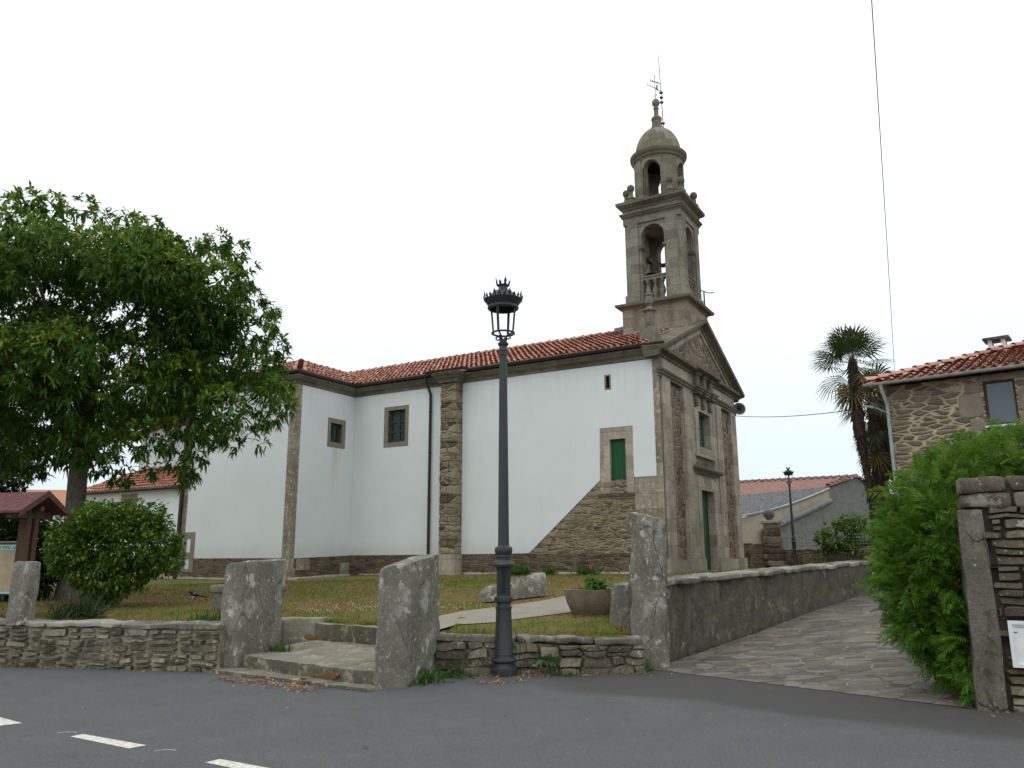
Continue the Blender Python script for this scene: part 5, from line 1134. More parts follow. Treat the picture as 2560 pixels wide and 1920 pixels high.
def make_tree(name, lab, cat, root, trunk, limbs, blobs, dens, per, ln, wd, droop, mats, seed, frac=.12, bark='bark', rmin=.5, group=None, spread=1.0):
    rng = np.random.default_rng(seed); rg = random.Random(seed); t = thing(name, lab, cat, root, 0, group); b = Vector(root)
    if trunk:
        m = MB(); m.tube([Vector(p)-b for p, r in trunk], [r for p, r in trunk], 14)
        if trunk[0][1] > .12:
            c = Vector(trunk[0][0])-b
            for k in range(5): a = k*1.3; m.tube([c+Vector((math.cos(a)*.42, math.sin(a)*.42, -.1)), c+Vector((math.cos(a)*.18, math.sin(a)*.18, .22)), c+Vector((0, 0, .7))], [.07, .12, .1], 8)
        m.build('trunk', bark, t, 70)
        m = MB()
        for p, q, r in limbs: limb(m, Vector(p)-b, Vector(q)-b, r, r*.25, rg)
        if limbs: m.build('limbs', bark, t, 70)
    P, D = blobs_pts(rng, blobs, dens, rmin); pos, d, L, Wd, dr = rosettes(rng, P, D, per, ln, wd, droop, spread=spread)
    V, F = leaves(pos, d, L, Wd, dr, rng, 2); V -= np.array(root)
    mi = None
    if len(mats) > 1:
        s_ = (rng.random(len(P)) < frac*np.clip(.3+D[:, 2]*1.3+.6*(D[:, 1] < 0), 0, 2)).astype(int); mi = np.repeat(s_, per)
    cards('crown', V, F, mats, t, mi); return t
TB = [(-13.8, 9.8, 1.25), (-12.5, 10.1, 1.0), (-10.9, 9.5, 1.0), (-9.8, 9.5, .8), (-9.0, 8.9, .85), (-7.75, 9.1, .75), (-7.3, 8.3, .85), (-6.9, 7.3, .85), (-6.55, 6.4, .75), (-6.4, 5.6, .75), (-6.9, 5.2, .7), (-7.9, 4.9, .75), (-8.6, 4.4, .7), (-8.35, 3.9, .42),
      (-15.2, 8.6, 1.3), (-15.5, 7, 1.4), (-15, 5.4, 1.3), (-13.9, 4.6, 1.1), (-12.4, 4.4, 1.0), (-11.3, 4.5, .85), (-10.3, 4.35, .8), (-9.5, 4.2, .55), (-11.9, 5.2, 1.2), (-10.2, 5.3, 1.1), (-8.9, 5.6, 1.0), (-12.8, 6.2, 1.2), (-11.0, 6.6, 1.2), (-9.3, 6.9, 1.1), (-13.2, 4.1, .9), (-14.0, 5.6, 1.2), (-12.0, 7.8, 1.2), (-10.4, 7.9, 1.1), (-8.4, 7.4, 1.0), (-13.4, 7.6, 1.2), (-7.8, 6.2, .9), (-11.0, 5.9, 1.3)]
rgt = random.Random(11); tb = []
for x, z, r in TB:
    tb.append((x, 20+rgt.uniform(-1.3, 1.3), z, r*.86, r*1.1, r*.74))
for k in range(62):
    a = rgt.uniform(0, 6.283); e = rgt.uniform(-.55, 1.0); q = rgt.uniform(.72, 1.0); x = -11.1+4.2*q*math.cos(a)*math.cos(e*1.2); y = 20.2+4.0*q*math.sin(a)*math.cos(e*1.2); z = 7.0+3.1*q*math.sin(e*1.2)
    lim = 9.6 if x < -9 else 8.9
    if x > -8 and z < 5: continue
    tb.append((x, y, min(z, lim), rgt.uniform(.7, 1.05), rgt.uniform(.8, 1.2), rgt.uniform(.55, .8)))
for cx3, cy3 in [(60, 180), (125, 168), (225, 180), (275, 188), (395, 205), (470, 245), (580, 255), (650, 292), (690, 304), (760, 372), (870, 388), (940, 388), (1010, 366), (1090, 402), (1130, 480), (1138, 550), (1160, 622), (1235, 672), (1245, 740), (1262, 840), (1262, 920), (1280, 1040), (1310, 1092), (1240, 1180), (1180, 1268), (1075, 1305), (1000, 1265), (930, 1330), (862, 1448), (820, 1375), (700, 1415), (560, 1432), (430, 1395)]:
    q = at(cx3*.5424/S9, (cy3*.5425+400)/S9, 20+rgt.uniform(-.8, .8)); r = rgt.uniform(.26, .42); tb.append((q.x, q.y, q.z-.05, r, r, r*.8))
tz = .6
limbs = [((-10.8, 20, 4.2), (-13.5, 19.0, 7.4), .13), ((-10.8, 20, 4.3), (-8.2, 19.6, 6.4), .11), ((-10.8, 20, 5.0), (-10.2, 21.5, 9.0), .13), ((-10.8, 20, 4.9), (-11.8, 18.6, 8.7), .12), ((-10.8, 20, 4.3), (-14.2, 21.2, 6.0), .11), ((-10.8, 20, 5.2), (-8.3, 21, 8.2), .1)]
make_tree('chestnut_tree', 'large leafy chestnut tree with yellow green flowers in front of the church', 'tree', (-10.75, 20, tz),
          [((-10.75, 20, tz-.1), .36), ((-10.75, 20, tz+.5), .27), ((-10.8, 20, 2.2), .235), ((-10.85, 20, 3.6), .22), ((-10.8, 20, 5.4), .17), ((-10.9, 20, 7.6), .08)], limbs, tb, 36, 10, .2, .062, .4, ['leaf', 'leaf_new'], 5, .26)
# round shrub
sb = [(-8.25, 17, 1.9, 1.15, 1.1, .68), (-8.9, 16.8, 1.95, .65, .8, .6), (-7.55, 16.9, 1.85, .65, .8, .6), (-8.2, 16.6, 2.35, .8, .7, .38), (-7.75, 16.9, 2.35, .6, .6, .42), (-8.75, 17, 2.4, .45, .5, .4), (-8.2, 16.8, 1.3, .85, .8, .4), (-8.35, 16.9, .98, .45, .5, .3), (-7.2, 16.9, 1.55, .42, .5, .3), (-9.2, 17, 1.6, .45, .5, .4)]
make_tree('camellia_bush', 'rounded glossy green bush on the lawn below the chestnut tree', 'bush', (-8.3, 17, .62), [((-8.3, 17, .5), .09), ((-8.3, 17, 1.2), .06)], [((-8.3, 17, .9), (-7.6, 16.8, 1.9), .04), ((-8.3, 17, .9), (-8.9, 17, 1.9), .04)], sb, 250, 6, .085, .05, .25, ['camellia'], 9, rmin=.55)
make_tree('evergreen_tree', 'dark evergreen tree at the far left behind the notice board roof', 'tree', (-18.2, 27, .6), [((-18.2, 27, .4), .3), ((-18.2, 27, 5), .15)], [((-18.2, 27, 2), (-17, 26, 5), .1)],
          [(-18.2, 27, 6.2, 2.0, 2, 1.6), (-17.2, 26.6, 5.2, 1.3, 1.2, 1.0), (-16.7, 26.4, 4.5, .9, .9, .75), (-18.6, 26.5, 4.4, 1.7, 1.5, 1.1), (-17.4, 26.4, 4.1, 1.2, 1.2, .8), (-19.5, 27, 3.2, 1.6, 1.4, 1.2)], 42, 7, .2, .08, .2, ['leaf_dark'], 15, rmin=.45)
make_tree('garden_hedge', 'dark overgrown hedge behind the notice board', 'hedge', (-12.4, 19.5, .6), [((-12.4, 19.5, .5), .06), ((-12.4, 19.5, 1.5), .04)], [], [(-12.6, 19.5, 1.8, 1.0, .7, 1.3), (-11.6, 19.6, 1.6, .8, .7, 1.1), (-13.6, 19.5, 1.6, .9, .7, 1.0), (-14.8, 19.6, 1.7, .9, .7, 1.0), (-11.3, 19.4, 1.9, .45, .5, .5), (-12.2, 19.3, 2.2, .6, .5, .45), (-11.9, 19.3, 1.2, .9, .5, .7)], 190, 6, .15, .07, .2, ['leaf_dark'], 16)
make_tree('roadside_bush', 'green leafy bush behind the wire fence by the barn', 'bush', (14.6, 36, 1.0), [((14.6, 36, .9), .07), ((14.6, 36, 2), .05)], [], [(14.5, 36, 2.3, 1.0, .9, .75), (15.6, 36, 2.5, 1.0, .9, .8), (13.9, 36, 2.2, .55, .6, .5), (15.0, 36, 2.9, .7, .7, .45), (16.6, 35.8, 2.2, .9, .8, .8), (15.2, 35.6, 1.7, 1.2, .7, .6)], 60, 6, .17, .08, .2, ['camellia'], 17)
# conifer hedge on the right: flat fern-like sprays
def sprays(rng, P, D, size, nb=7):
    n = len(P); ax = unit(D*.75+rng.normal(0, .42, (n, 3))+np.array([0, 0, .28])); sd = unit(np.cross(ax, unit(rng.normal(size=(n, 3)))+np.array([0, 0, .8]))); S_ = size*(.6+.7*rng.random(n)); q = []
    nrm = np.cross(ax, sd); dr = np.array([0, 0, -1.0])
    for k in range(nb):
        t = .02+.9*k/(nb-1)
        for sg in (-1, 1):
            o = P+ax*(S_*t)[:, None]+dr*((t**2)*S_*.22)[:, None]; L = S_*(.50-.36*t)*(.8+.4*rng.random(n)); d = unit(ax*.75+sd*sg*.8+rng.normal(0, .1, (n, 3)))
            w_ = np.cross(d, nrm)*(S_*.017)[:, None]; tip = o+d*L[:, None]+dr*(L*.22)[:, None]; md = o+d*(L*.45)[:, None]
            q.append(np.stack([o-w_*.6, md-w_*1.5, tip, md+w_*1.5], 1))
        if k == nb-1: pass
    o = P; tip = P+ax*S_[:, None]+dr*(S_*.24)[:, None]; w_ = sd*(S_*.018)[:, None]; q.append(np.stack([o-w_, o+ax*(S_*.6)[:, None]+dr*(S_*.08)[:, None]-w_, tip, o+ax*(S_*.6)[:, None]+dr*(S_*.08)[:, None]+w_], 1))
    V = np.concatenate(q, 1); F = [(4*i, 4*i+1, 4*i+2, 4*i+3) for i in range(len(q))]; return V, F
rng = np.random.default_rng(31)
HB = [(5.02, 9.32, 1.35, .26, .25, .55), (5.06, 9.25, .75, .27, .24, .5), (5.1, 9.2, .3, .24, .2, .25), (5.0, 9.5, 1.85, .3, .3, .45), (5.1, 9.95, 1.35, .62, .55, .95), (4.85, 9.75, 1.25, .45, .45, .75), (5.25, 9.75, .62, .38, .4, .55), (5.0, 9.72, .85, .4, .4, .5), (5.4, 10.1, 2.15, .72, .6, .55), (5.35, 10.2, 1.7, .75, .55, .6), (6.0, 10.35, 2.55, .7, .6, .5), (6.8, 10.5, 2.75, .8, .6, .5), (7.7, 10.6, 2.85, .8, .6, .5), (8.7, 10.6, 2.9, .8, .6, .55), (6.6, 10.2, 2.2, .9, .5, .5), (7.8, 10.0, 2.3, .9, .5, .5), (4.95, 9.85, 1.75, .45, .45, .5), (5.55, 9.9, 1.2, .5, .45, .8), (9.8, 10.7, 2.9, .8, .6, .6)]
P, D = blobs_pts(rng, HB, 340, .55); V, F = sprays(rng, P, D, .25, 12)
hg = thing('conifer_hedge', 'bright green conifer hedge spilling over the end of the tall stone wall', 'hedge', (5.5, 10.1, .2)); V -= np.array(hg.location)
c_ = rng.random(len(P)) < .16*np.clip(D[:, 2]+.4, 0, 1.2)
cards('foliage', V, F, ['thuja', 'thuja_pale'], hg, c_.astype(int))
# thin upright leaders along the top
n = 420; lx = rng.uniform(5.0, 9.8, n); top = np.interp(lx, [4.9, 5.4, 6, 7, 8, 10], [2.2, 2.65, 2.95, 3.2, 3.3, 3.4]); P = np.stack([lx, 10.35+rng.normal(0, .28, n), top-.16+rng.normal(0, .09, n)], 1)
V, F = sprays(rng, P, np.tile([0, 0, 2.2], (n, 1))+rng.normal(0, .3, (n, 3)), .27, 6); cards('leader_shoots', V-np.array(hg.location), F, ['thuja', 'thuja_pale'], hg, (rng.random(n) < .3).astype(int))
m = MB(); rg = random.Random(3)
for x, y, h in ((5.15, 10.0, 2.4), (6.0, 10.35, 2.7), (6.9, 10.5, 2.9), (7.8, 10.5, 3.0), (8.8, 10.6, 3.0), (9.7, 10.7, 3.0)): m.tube([Vector((x, y, 0))-hg.location, Vector((x+.05, y, 1.2))-hg.location, Vector((x+rg.uniform(-.1, .1), y, h))-hg.location], [.07, .05, .012], 8)
m.build('stems', 'bark', hg, 60)
# palms
def palm(loc, trunk, crown, nf, fr, lab, seed, skirt=0, low=0):
    rng = np.random.default_rng(seed); t = thing('palm_tree', lab, 'palm tree', loc, 0, 'fan palms beside the stone house'); b = Vector(loc); m = MB(); pts = [Vector(p)-b for p, r in trunk]
    fine = []; rr = []
    for i in range(len(pts)-1):
        for k in range(8): q = k/8; fine.append(pts[i].lerp(pts[i+1], q)); rr.append((trunk[i][1]*(1-q)+trunk[i+1][1]*q)*(1+.12*math.sin(k*2.1+i)))
    fine.append(pts[-1]); rr.append(trunk[-1][1]); m.tube(fine, rr, 12); m.build('trunk', 'fibre', t, 70)
    n = 900; k = rng.random(n)*(len(fine)-1); i0 = np.minimum(k.astype(int), len(fine)-2); A = np.array([tuple(p) for p in fine]); c = A[i0]+(A[i0+1]-A[i0])*(k-i0)[:, None]; a = rng.random(n)*6.283; R_ = np.array(rr)[i0]
    dd = np.stack([np.cos(a), np.sin(a), -.9-.8*rng.random(n)], 1); V, F = leaves(c+np.stack([np.cos(a)*R_*.8, np.sin(a)*R_*.8, 0*a], 1), dd, .11*(.6+rng.random(n)), .05+.03*rng.random(n), .2+0*a, rng, 1); cards('fibre_tufts', V, F, ['fibre'], t)
    c = Vector(crown)-b; allv = {0: [], 1: []}
    for k in range(nf+skirt):
        a = rng.random()*6.283; e = rng.uniform(-.75, 1.35) if k < nf else rng.uniform(-1.4, -.9); pl = fr*rng.uniform(.7, 1.1)*(1 if k < nf else .8)
        d = np.array([math.cos(a)*math.cos(e), math.sin(a)*math.cos(e), math.sin(e)]); h = np.array(c)+np.array([0, 0, -.08-(.0 if k < nf else rng.uniform(.1, low or .6))]); tip = h+d*pl; tip[2] -= .10*pl
        m0 = 0 if (k < nf and e > -.35) else (1 if rng.random() < .6 else 0)
        sd = np.cross(d, [0, 0, 1]); sd /= max(1e-6, np.linalg.norm(sd)); sd = sd*math.cos(.5*rng.normal())+np.cross(sd, d)*math.sin(.3*rng.normal()); upv = np.cross(sd, d)
        w_ = sd*.012; allv[m0].append(np.stack([h-w_, tip-w_, tip+w_, h+w_]))
        nb = 17
        for j in range(nb):
            th_ = (j/(nb-1)-.5)*2*2.0; q = d*math.cos(th_)+sd*math.sin(th_); L = fr*.92*(.72+.28*math.cos(th_*.7))*rng.uniform(.9, 1.08); q = q+upv*.12
            mid = tip+q*L*.55; end = tip+q*L; end[2] -= .16*L+.1*L*rng.random()*(1+(m0 == 1)); w_ = (np.cross(q, upv))*.027
            allv[m0].append(np.stack([tip-w_*.3, mid-w_, end, mid+w_]))
    for mi_, nm in ((0, 'fans'), (1, 'dry_fans')):
        if allv[mi_]: cards(nm, np.array(allv[mi_]), [(0, 1, 2, 3)], ['palm' if mi_ == 0 else 'palm_dry'], t)
    return t
palm((11.2, 25, .7), [((11.22, 25, .6), .11), ((11.14, 25, 3.2), .095), ((11.02, 25, 4.7), .105), ((10.95, 25, 5.5), .19), ((10.93, 25, 7.0), .165), ((10.95, 25, 7.75), .11)], (10.95, 25, 7.7), 46, .84, 'tall fan palm with shaggy trunk left of the stone house', 41, 7, .5)
palm((12.45, 27, .7), [((12.45, 27, .6), .18), ((12.4, 27, 3.5), .2), ((12.42, 27, 5.2), .3), ((12.4, 27, 6.9), .18)], (12.42, 27, 6.9), 30, .75, 'second fan palm half hidden behind the stone house corner', 43, 26, 2.2)
palm((14.0, 28.5, .7), [((14.0, 28.5, .6), .2), ((13.4, 28.5, 7.5), .15)], (13.35, 28.5, 7.45), 18, .7, 'third fan palm with only its top above the stone house roof', 44, 0)

# ------------------------------------------------------------------ grass and small plants
rng = np.random.default_rng(7)
N = 100000; gx = rng.uniform(-15, 9.2, N*2); gt = rng.random(N*2)**1.7; yf = np.array([yfront(x) for x in gx]); gy = yf+.05+gt*(29-yf)
qx = (gx-CO.x); qy = (gy-CO.y); aa = qx*va.x+qy*va.y; bb = -(qx*vb.x+qy*vb.y)
ok = (gy < 34) & ((bb > .55) | (aa < -.3)) & ~((bb < 3.9) & (aa > 12.9)) & (gt < .98)
def inpoly(px, py, poly):
    c = np.zeros(len(px), bool); n_ = len(poly)
    for i in range(n_):
        x1, y1 = poly[i]; x2, y2 = poly[(i+1) % n_]; k = ((y1 > py) != (y2 > py)) & (px < (x2-x1)*(py-y1)/(y2-y1+1e-12)+x1); c ^= k
    return c
ok &= ~inpoly(gx, gy, pL+pR[::-1])
gx, gy = gx[ok][:N], gy[ok][:N]; N = len(gx); gz = np.array([yard_z(x, y) for x, y in zip(gx, gy)])
h = (.018+.035*rng.random(N)**2)*(1+.7*(rng.random(N) < .05)); a = rng.random(N)*6.283; w_ = .006+.0035*(gy-12)*.25; ln = rng.normal(0, .5, (N, 2))*h[:, None]
b0 = np.stack([gx, gy, gz-.01], 1); sd = np.stack([np.cos(a)*w_, np.sin(a)*w_, 0*a], 1)
cards_o = cards('grass', np.stack([b0-sd, b0+sd, b0+np.stack([ln[:, 0], ln[:, 1], h], 1)], 1), [(0, 1, 2)], ['blade']); tag(cards_o, kind='stuff')
def fringe(segs, seed, hh=.10):
    rng = np.random.default_rng(seed); P = []
    for p, q, n, sw in segs:
        t = rng.random(n); x = p[0]+(q[0]-p[0])*t+rng.normal(0, sw, n); y = p[1]+(q[1]-p[1])*t+rng.normal(0, sw, n); z = np.array([p[2]+(q[2]-p[2])*k if len(p) > 2 else yard_z(a_, b_) for k, a_, b_ in zip(t, x, y)]); P.append(np.stack([x, y, z-.01], 1))
    P = np.concatenate(P); n = len(P); cl = np.array([max(.05, noise.noise(Vector((x*1.7, y*1.7, 2)))+.4) for x, y, z in P]); h = hh*(.3+.9*rng.random(n)**2)*(.35+cl); a = rng.random(n)*6.283; sd = np.stack([np.cos(a), np.sin(a), 0*a], 1)*.007
    return np.stack([P-sd, P+sd, P+np.stack([rng.normal(0, .4, n)*h, rng.normal(0, .4, n)*h, h], 1)], 1)
kf = lambda a1, d1, a2, d2, n: ((W(-a1, -d1, 0).x, W(-a1, -d1, 0).y), (W(-a2, -d2, 0).x, W(-a2, -d2, 0).y), n, .05)
o = cards('grass_tufts', fringe([kf(0, .6, 7.9, .6, 1500), kf(7.9, .9, 8.7, .9, 200), kf(8.7, .6, 12.7, .6, 800), kf(12.9, .6, 12.7, 3.5, 500), kf(12.7, 3.9, 20, 3.9, 1300), ((-.75, 17.9), (.95, 19.9), 500, .07), ((1.0, 14.1), (1.9, 14.2), 300, .08), ((-5.7, 15.3), (-4.4, 15.3), 200, .06), ((2.35, 12.85, .02), (8.8, 20.2, .68), 500, .03), ((-9, 12.95, .0), (-4.35, 12.0, .0), 260, .03), ((-1, 11.55, 0), (1.8, 11.7, 0), 260, .04), ((-8.3, 16.2), (-7.2, 16.6), 200, .2), ((3.2, 13.7), (8.8, 20.3), 500, .1)], 91), [(0, 1, 2)], ['blade']); tag(o, kind='stuff')
# longer fringe along the wall tops and steps
n = 5200; fx = rng.uniform(-12, 1.7, n); k = fx > -4.3; fy = np.array([yfront(x) for x in fx])+.03+np.abs(rng.normal(0, .18, n)); keep = ~inpoly(fx, fy, pL+pR[::-1]); fx, fy = fx[keep], fy[keep]; n = len(fx)
fz = np.array([yard_z(x, y) for x, y in zip(fx, fy)]); cl = np.array([max(0, noise.noise(Vector((x*1.3, 5, 2)))+.35) for x in fx]); h = (.04+.12*rng.random(n)**2)*(.3+cl); a = rng.random(n)*6.283; sd = np.stack([np.cos(a), np.sin(a), 0*a], 1)*.006; b0 = np.stack([fx, fy, fz-.01], 1)
o = cards('grass_fringe', np.stack([b0-sd, b0+sd, b0+np.stack([rng.normal(0, .35, n)*h, rng.normal(0, .35, n)*h, h], 1)], 1), [(0, 1, 2)], ['blade']); tag(o, kind='stuff')
n = 230; cx2 = rng.normal(-2.6, .9, n); cy2 = 15.6+np.abs(rng.normal(0, 1.2, n)); cz2 = np.array([yard_z(x, y) for x, y in zip(cx2, cy2)]); c = np.stack([cx2, cy2, cz2+.03+.02*rng.random(n)], 1); r_ = .008
o = cards('clover_flowers', np.stack([c+[-r_, 0, -r_], c+[r_, 0, -r_], c+[r_, 0, r_], c+[-r_, 0, r_], c+[0, -r_, 0], c+[0, r_, 0]], 1), [(0, 1, 2, 3), (0, 4, 2, 5)], ['clover']); tag(o, kind='stuff')
def tuft(name, lab, cat, loc, n, ln, wd, sp, mat='weed', seed=1, up=.9, droop=.6, group=None, flowers=None):
    rng = np.random.default_rng(seed); pos = rng.normal(0, 1, (n, 3))*np.array([sp, sp, 0])*.5; d = unit(rng.normal(0, .6, (n, 3))+np.array([0, 0, up])); V, F = leaves(pos, d, ln*(.5+.8*rng.random(n)), wd*(.6+.7*rng.random(n)), droop*rng.random(n), rng, 2)
    if flowers is None:
        o = cards(name, V, F, [mat]); o.location = loc; return tag(o, lab, cat, group)
tuft('weed_tuft', 'green weed tuft at the foot of the right gate slab', 'weed', (-1.2, 11.0, 0), 190, .22, .028, .26, seed=3)
tuft('weed_tuft', 'green weed tuft on the road beside the low mossy wall', 'weed', (-.78, 11.5, 0), 130, .17, .026, .24, seed=4)
tuft('weed_tuft', 'small weed growing between the lamp foot and the tall post', 'weed', (.75, 11.52, 0), 45, .11, .02, .14, seed=5)
tuft('weed_tuft', 'fern growing out of the face of the low mossy wall', 'weed', (.5, 11.52, .22), 60, .16, .03, .1, seed=6, up=.1)
tuft('weed_tuft', 'grass tuft beside the left gate slab on the step', 'weed', (-3.55, 12.75, .2), 150, .15, .02, .18, seed=7)
tuft('weed_tuft', 'weed at the foot of the tall jagged post by the lane', 'weed', (1.95, 12.1, 0), 60, .1, .02, .2, seed=8)
tuft('weed_tuft', 'tall grass clump behind the top of the left gate slab', 'weed', (-4.75, 12.9, .6), 160, .26, .02, .25, seed=9)
wz = lambda a_, d_: (lambda v: (v.x, v.y, yard_z(v.x, v.y)))(W(-a_, -d_, 0))
tuft('wall_plant', 'leafy plant growing against the church wall behind the carved stone', 'plant', wz(5.2, .5), 260, .5, .06, .35, seed=11)
tuft('wall_plant', 'low plant at the church wall to the right of the carved stone', 'plant', wz(4.05, .45), 90, .3, .06, .25, seed=12)
tuft('wall_plant', 'dark green plant at the foot of the stair masonry', 'plant', wz(2.62, .45), 170, .38, .06, .26, seed=13)
tuft('lavender_plant', 'bluish grassy clump beside the small square post', 'plant', (-7.15, 13.6, .62), 420, .5, .02, .35, mat='leaf_dark', seed=14)
# planted flowers in the trough
fl = thing('flower_plant', 'pink geranium growing in the brown stone trough', 'plant', (pb2.x, pb2.y, pb2.z+.38)); rng = np.random.default_rng(77)
n = 210; pos = np.stack([rng.normal(.12, .11, n), rng.normal(0, .11, n), rng.random(n)*.2], 1); d = unit(rng.normal(0, .7, (n, 3))+[0, 0, .5]); V, F = leaves(pos, d, .1+.07*rng.random(n), .05+.03*rng.random(n), .3+0*pos[:, 0], rng, 2); cards('leaves', V, F, ['geranium'], fl)
for q, (x, y, z, mt_) in enumerate(((.02, 0, .42, 'pink'), (.05, .02, .46, 'pink'), (-.22, -.05, .15, 'pink'), (.32, .02, .32, 'red'))):
    m = MB(); m.tube([(x*.6, y, .05), (x, y, z)], .004, 5); m.build('stalk', 'weed', fl)
    n = 18; pos = rng.normal(0, .018, (n, 3))+[x, y, z]; V, F = leaves(pos, rng.normal(size=(n, 3)), .035+0*pos[:, 0], .025+0*pos[:, 0], 0*pos[:, 0], rng, 1); cards('flower', V, F, [mt_], fl)
# dry leaves: a few big curled ones and the swept litter
def dry_leaf(loc, sz, rz, lab, seed):
    rg = random.Random(seed); m = MB(); vs = []; nu, nv = 9, 7
    for i in range(nu):
        for j in range(nv):
            u, v = i/(nu-1)*2-1, j/(nv-1)*2-1; w_ = (1-abs(u)**1.7)*(.75+.25*math.cos(u*6+seed)); vs.append((u*sz, v*w_*sz*.7, .35*sz*(abs(v)**1.5)*(1+.5*math.sin(3*u+seed))+.2*sz*u*u+.1*sz*nz3(u*3, v*3, seed)))
    m.add(vs, [(i*nv+j, i*nv+j+1, (i+1)*nv+j+1, (i+1)*nv+j) for i in range(nu-1) for j in range(nv-1)]); o = m.build('dry_leaf', 'dry_leaf', None, 80, False); o.location = loc; o.rotation_euler = (rg.uniform(-.4, .4), rg.uniform(-.3, .3), rz); tag(o, lab, 'leaf')
dry_leaf((-2.36, 10.62, .10), .13, .5, 'big curled brown leaf lying in front of the steps', 1); dry_leaf((-2.28, 10.80, .09), .1, 2.2, 'curled brown leaf leaning against the bottom step', 2)
dry_leaf((-3.3, 13.85, .25), .16, .3, 'brown plane leaf on the steps in front of the back riser', 3); dry_leaf((-2.66, 10.8, .07), .07, 1.0, 'small rust coloured leaf left of the big curled leaf', 4); dry_leaf((-2.3, 15.2, .55), .1, 0, 'brown leaf on the grass beyond the steps', 5)
rng = np.random.default_rng(5); pos = []
def scat(n, x0, y0, x1, y1, sw): t = rng.random(n); pos.append(np.stack([x0+(x1-x0)*t+rng.normal(0, sw, n), y0+(y1-y0)*t+rng.normal(0, sw, n), .012+.02*rng.random(n)], 1))
scat(520, -3.9, 11.35, -2.5, 10.35, .09); scat(240, -3.4, 11.3, -2.3, 10.55, .12); scat(150, -.5, 10.85, .2, 10.9, .05); scat(120, -.6, 11.45, .5, 11.45, .12); scat(120, -9, 12.9, -4.4, 11.95, .07); scat(90, .5, 11.5, 2, 11.55, .1); scat(60, -6, 10, 4, 8, 1.2); scat(110, 2.2, 12.3, 4.4, 14.8, .07); scat(40, 4.9, 8.6, 5.8, 8.2, .2); scat(60, -3.9, 13.2, -2.6, 13.9, .1)
pos = np.concatenate(pos); pos[-60:, 2] += .2; pos[-210:-100, 2] += np.clip((pos[-210:-100, 1]-12.3)*.085, 0, .3); n = len(pos); V, F = leaves(pos, rng.normal(0, 1, (n, 3))*[1, 1, .2], .014+.06*rng.random(n)**2, .006+.024*rng.random(n)**1.5, .0*pos[:, 0], rng, 2); o = cards('leaf_litter', V, F, ['litter']); tag(o, kind='stuff')
# ------------------------------------------------------------------ road paint
def paint(nm, pts, lab, grp='white dashes of the centre line'):
    m = MB(); n_ = len(pts); m.add([(x, y, .004) for x, y in pts], [tuple(range(n_))]); o = m.build(nm, 'roadpaint', None, None, False); tag(o, lab, 'road marking', grp)
paint('road_dash', [(-5.55, 8.80), (-5.45, 8.89), (-4.87, 8.46), (-5.02, 8.34)], 'white road dash cut off by the left edge of the photo')
paint('road_dash', [(-4.06, 7.84), (-4.00, 7.95), (-3.20, 7.48), (-3.30, 7.36)], 'whole white road dash in the lower left')
paint('road_dash', [(-2.46, 6.87), (-2.38, 6.98), (-1.55, 6.48), (-1.65, 6.36)], 'white road dash cut off by the bottom edge of the photo')
for (x, y), l in (((-4.17, 7.96), 'small worn white paint scrap between the left two dashes'), ((-2.94, 7.23), 'small worn white paint scrap between the right two dashes')):
    m = MB(); vs = []
    for k in range(7):
        a = math.pi*(.95-.75*k/6); vs += [(x+.075*math.cos(a)*1.3, y+.075*math.sin(a), .004), (x+(.075+.012*math.sin(math.pi*k/6))*math.cos(a)*1.3, y+(.075+.014)*math.sin(a), .004)]
    m.add(vs, [(2*k, 2*k+1, 2*k+3, 2*k+2) for k in range(6)]); tag(m.build('paint_scrap', 'roadpaint', None, None, False), l, 'road marking', 'worn paint scraps on the road')
# ------------------------------------------------------------------ wires, fence, bird
def wire(lab, pts, r, cat='cable'):
    m = MB(); m.tube(pts, r, 6); o = m.build('overhead_cable', 'cable', None, 60); tag(o, lab, cat)
def sag(p, q, s_, n=14): p, q = Vector(p), Vector(q); return [p.lerp(q, k/n)-Vector((0, 0, s_*4*(k/n)*(1-k/n))) for k in range(n+1)]
wire('thin cable from the church front to the shaggy palm', sag(W(.05, 9.25, 6.38), (10.9, 25, 6.12), .12), .014)
wire('long cable coming down steeply behind the stone house roof', sag((4.45, 8.6, 8.75), (13.3, 27.2, 7.0), .25, 24), .0065)
fp = thing('wire_fence', 'wire mesh fence with wooden posts on the distant low wall', 'fence', (13.8, 36, 1.8)); fB = Vector((13.8, 36, 1.8))
fl0, fl1 = Vector((12.9, 37.2, 1.85)), Vector((16.4, 33.3, 1.85))
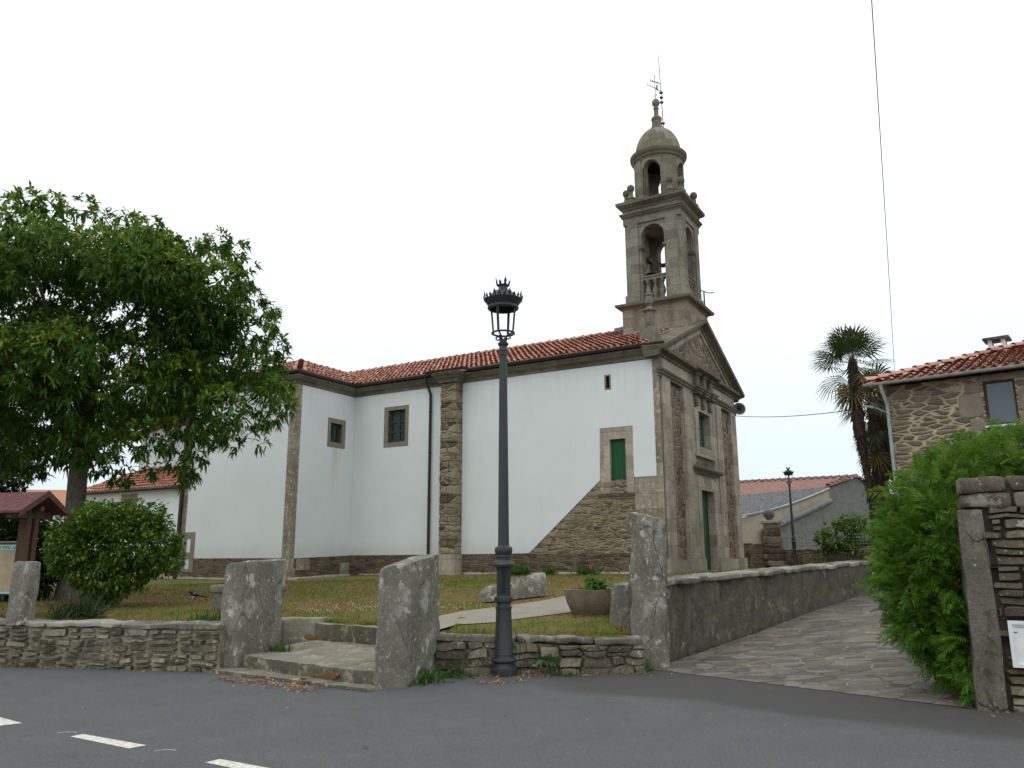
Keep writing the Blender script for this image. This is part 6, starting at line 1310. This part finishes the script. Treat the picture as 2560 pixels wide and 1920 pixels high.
for t_ in (.28, .95):
    p_ = fl0.lerp(fl1, t_)-fB; m = MB(); rbox(m, p_.x-.08, p_.x+.08, p_.y-.08, p_.y+.08, p_.z, p_.z+.62, amp=.01, cuts=4, seed=3); m.build('post', 'window_granite', fp, 50)
m = MB()
for h_ in (.08, .22, .36, .5, .62): m.tube([fl0-fB+Vector((0, 0, h_)), fl1-fB+Vector((0, 0, h_))], .006, 4)
for k in range(36): q = fl0.lerp(fl1, k/35)-fB; m.tube([q+Vector((0, 0, .02)), q+Vector((0, 0, .63))], .004, 4)
m.build('mesh', 'gutter_grey', fp)
# magpie on the lawn
bx, by = -7.55, 19.6; mg = thing('magpie', 'black and white magpie walking on the grass near the round bush', 'bird', (bx, by, yard_z(bx, by)), R(200))
def skin(nm, pts, rad, mat, parent):
    me = bpy.data.meshes.new(nm); me.from_pydata(pts, [(i, i+1) for i in range(len(pts)-1)], []); me.materials.append(MT[mat]); o = link(bpy.data.objects.new(nm, me), parent)
    m = MB(); 
    return o
m = MB(); m.tube([(-.06, 0, .10), (-.03, 0, .10), (.02, 0, .115), (.06, 0, .14), (.09, 0, .175), (.115, 0, .19), (.14, 0, .188), (.15, 0, .185)], [.02, .045, .055, .048, .03, .03, .022, .008], 12); m.tube([(.145, 0, .187), (.19, 0, .178)], [.011, .003], 8); m.tube([(-.05, 0, .105), (-.14, 0, .085), (-.27, 0, .06), (-.30, 0, .055)], [.022, .02, .018, .006], 8); m.build('body', 'black', mg, 70)
m = MB(); m.tube([(-.02, 0, .077), (.03, 0, .085), (.055, 0, .105)], [.03, .045, .03], 10); m.build('belly', 'white', mg, 70)
for s_ in (-1, 1):
    m = MB(); m.tube([(-.09, s_*.035, .1), (-.02, s_*.055, .13), (.05, s_*.045, .15)], [.008, .022, .012], 8); m.build('wing', 'black', mg, 70)
    m = MB(); m.tube([(.04, s_*.05, .145), (.0, s_*.062, .135)], [.006, .014], 8); m.build('shoulder_patch', 'white', mg, 70)
    m = MB(); m.tube([(.01, s_*.02, .08), (.0, s_*.02, .04), (.01, s_*.02, .0)], .005, 6); m.tube([(.01, s_*.02, .003), (.04, s_*.02, .002)], .004, 5); m.build('leg', 'black', mg, 70)
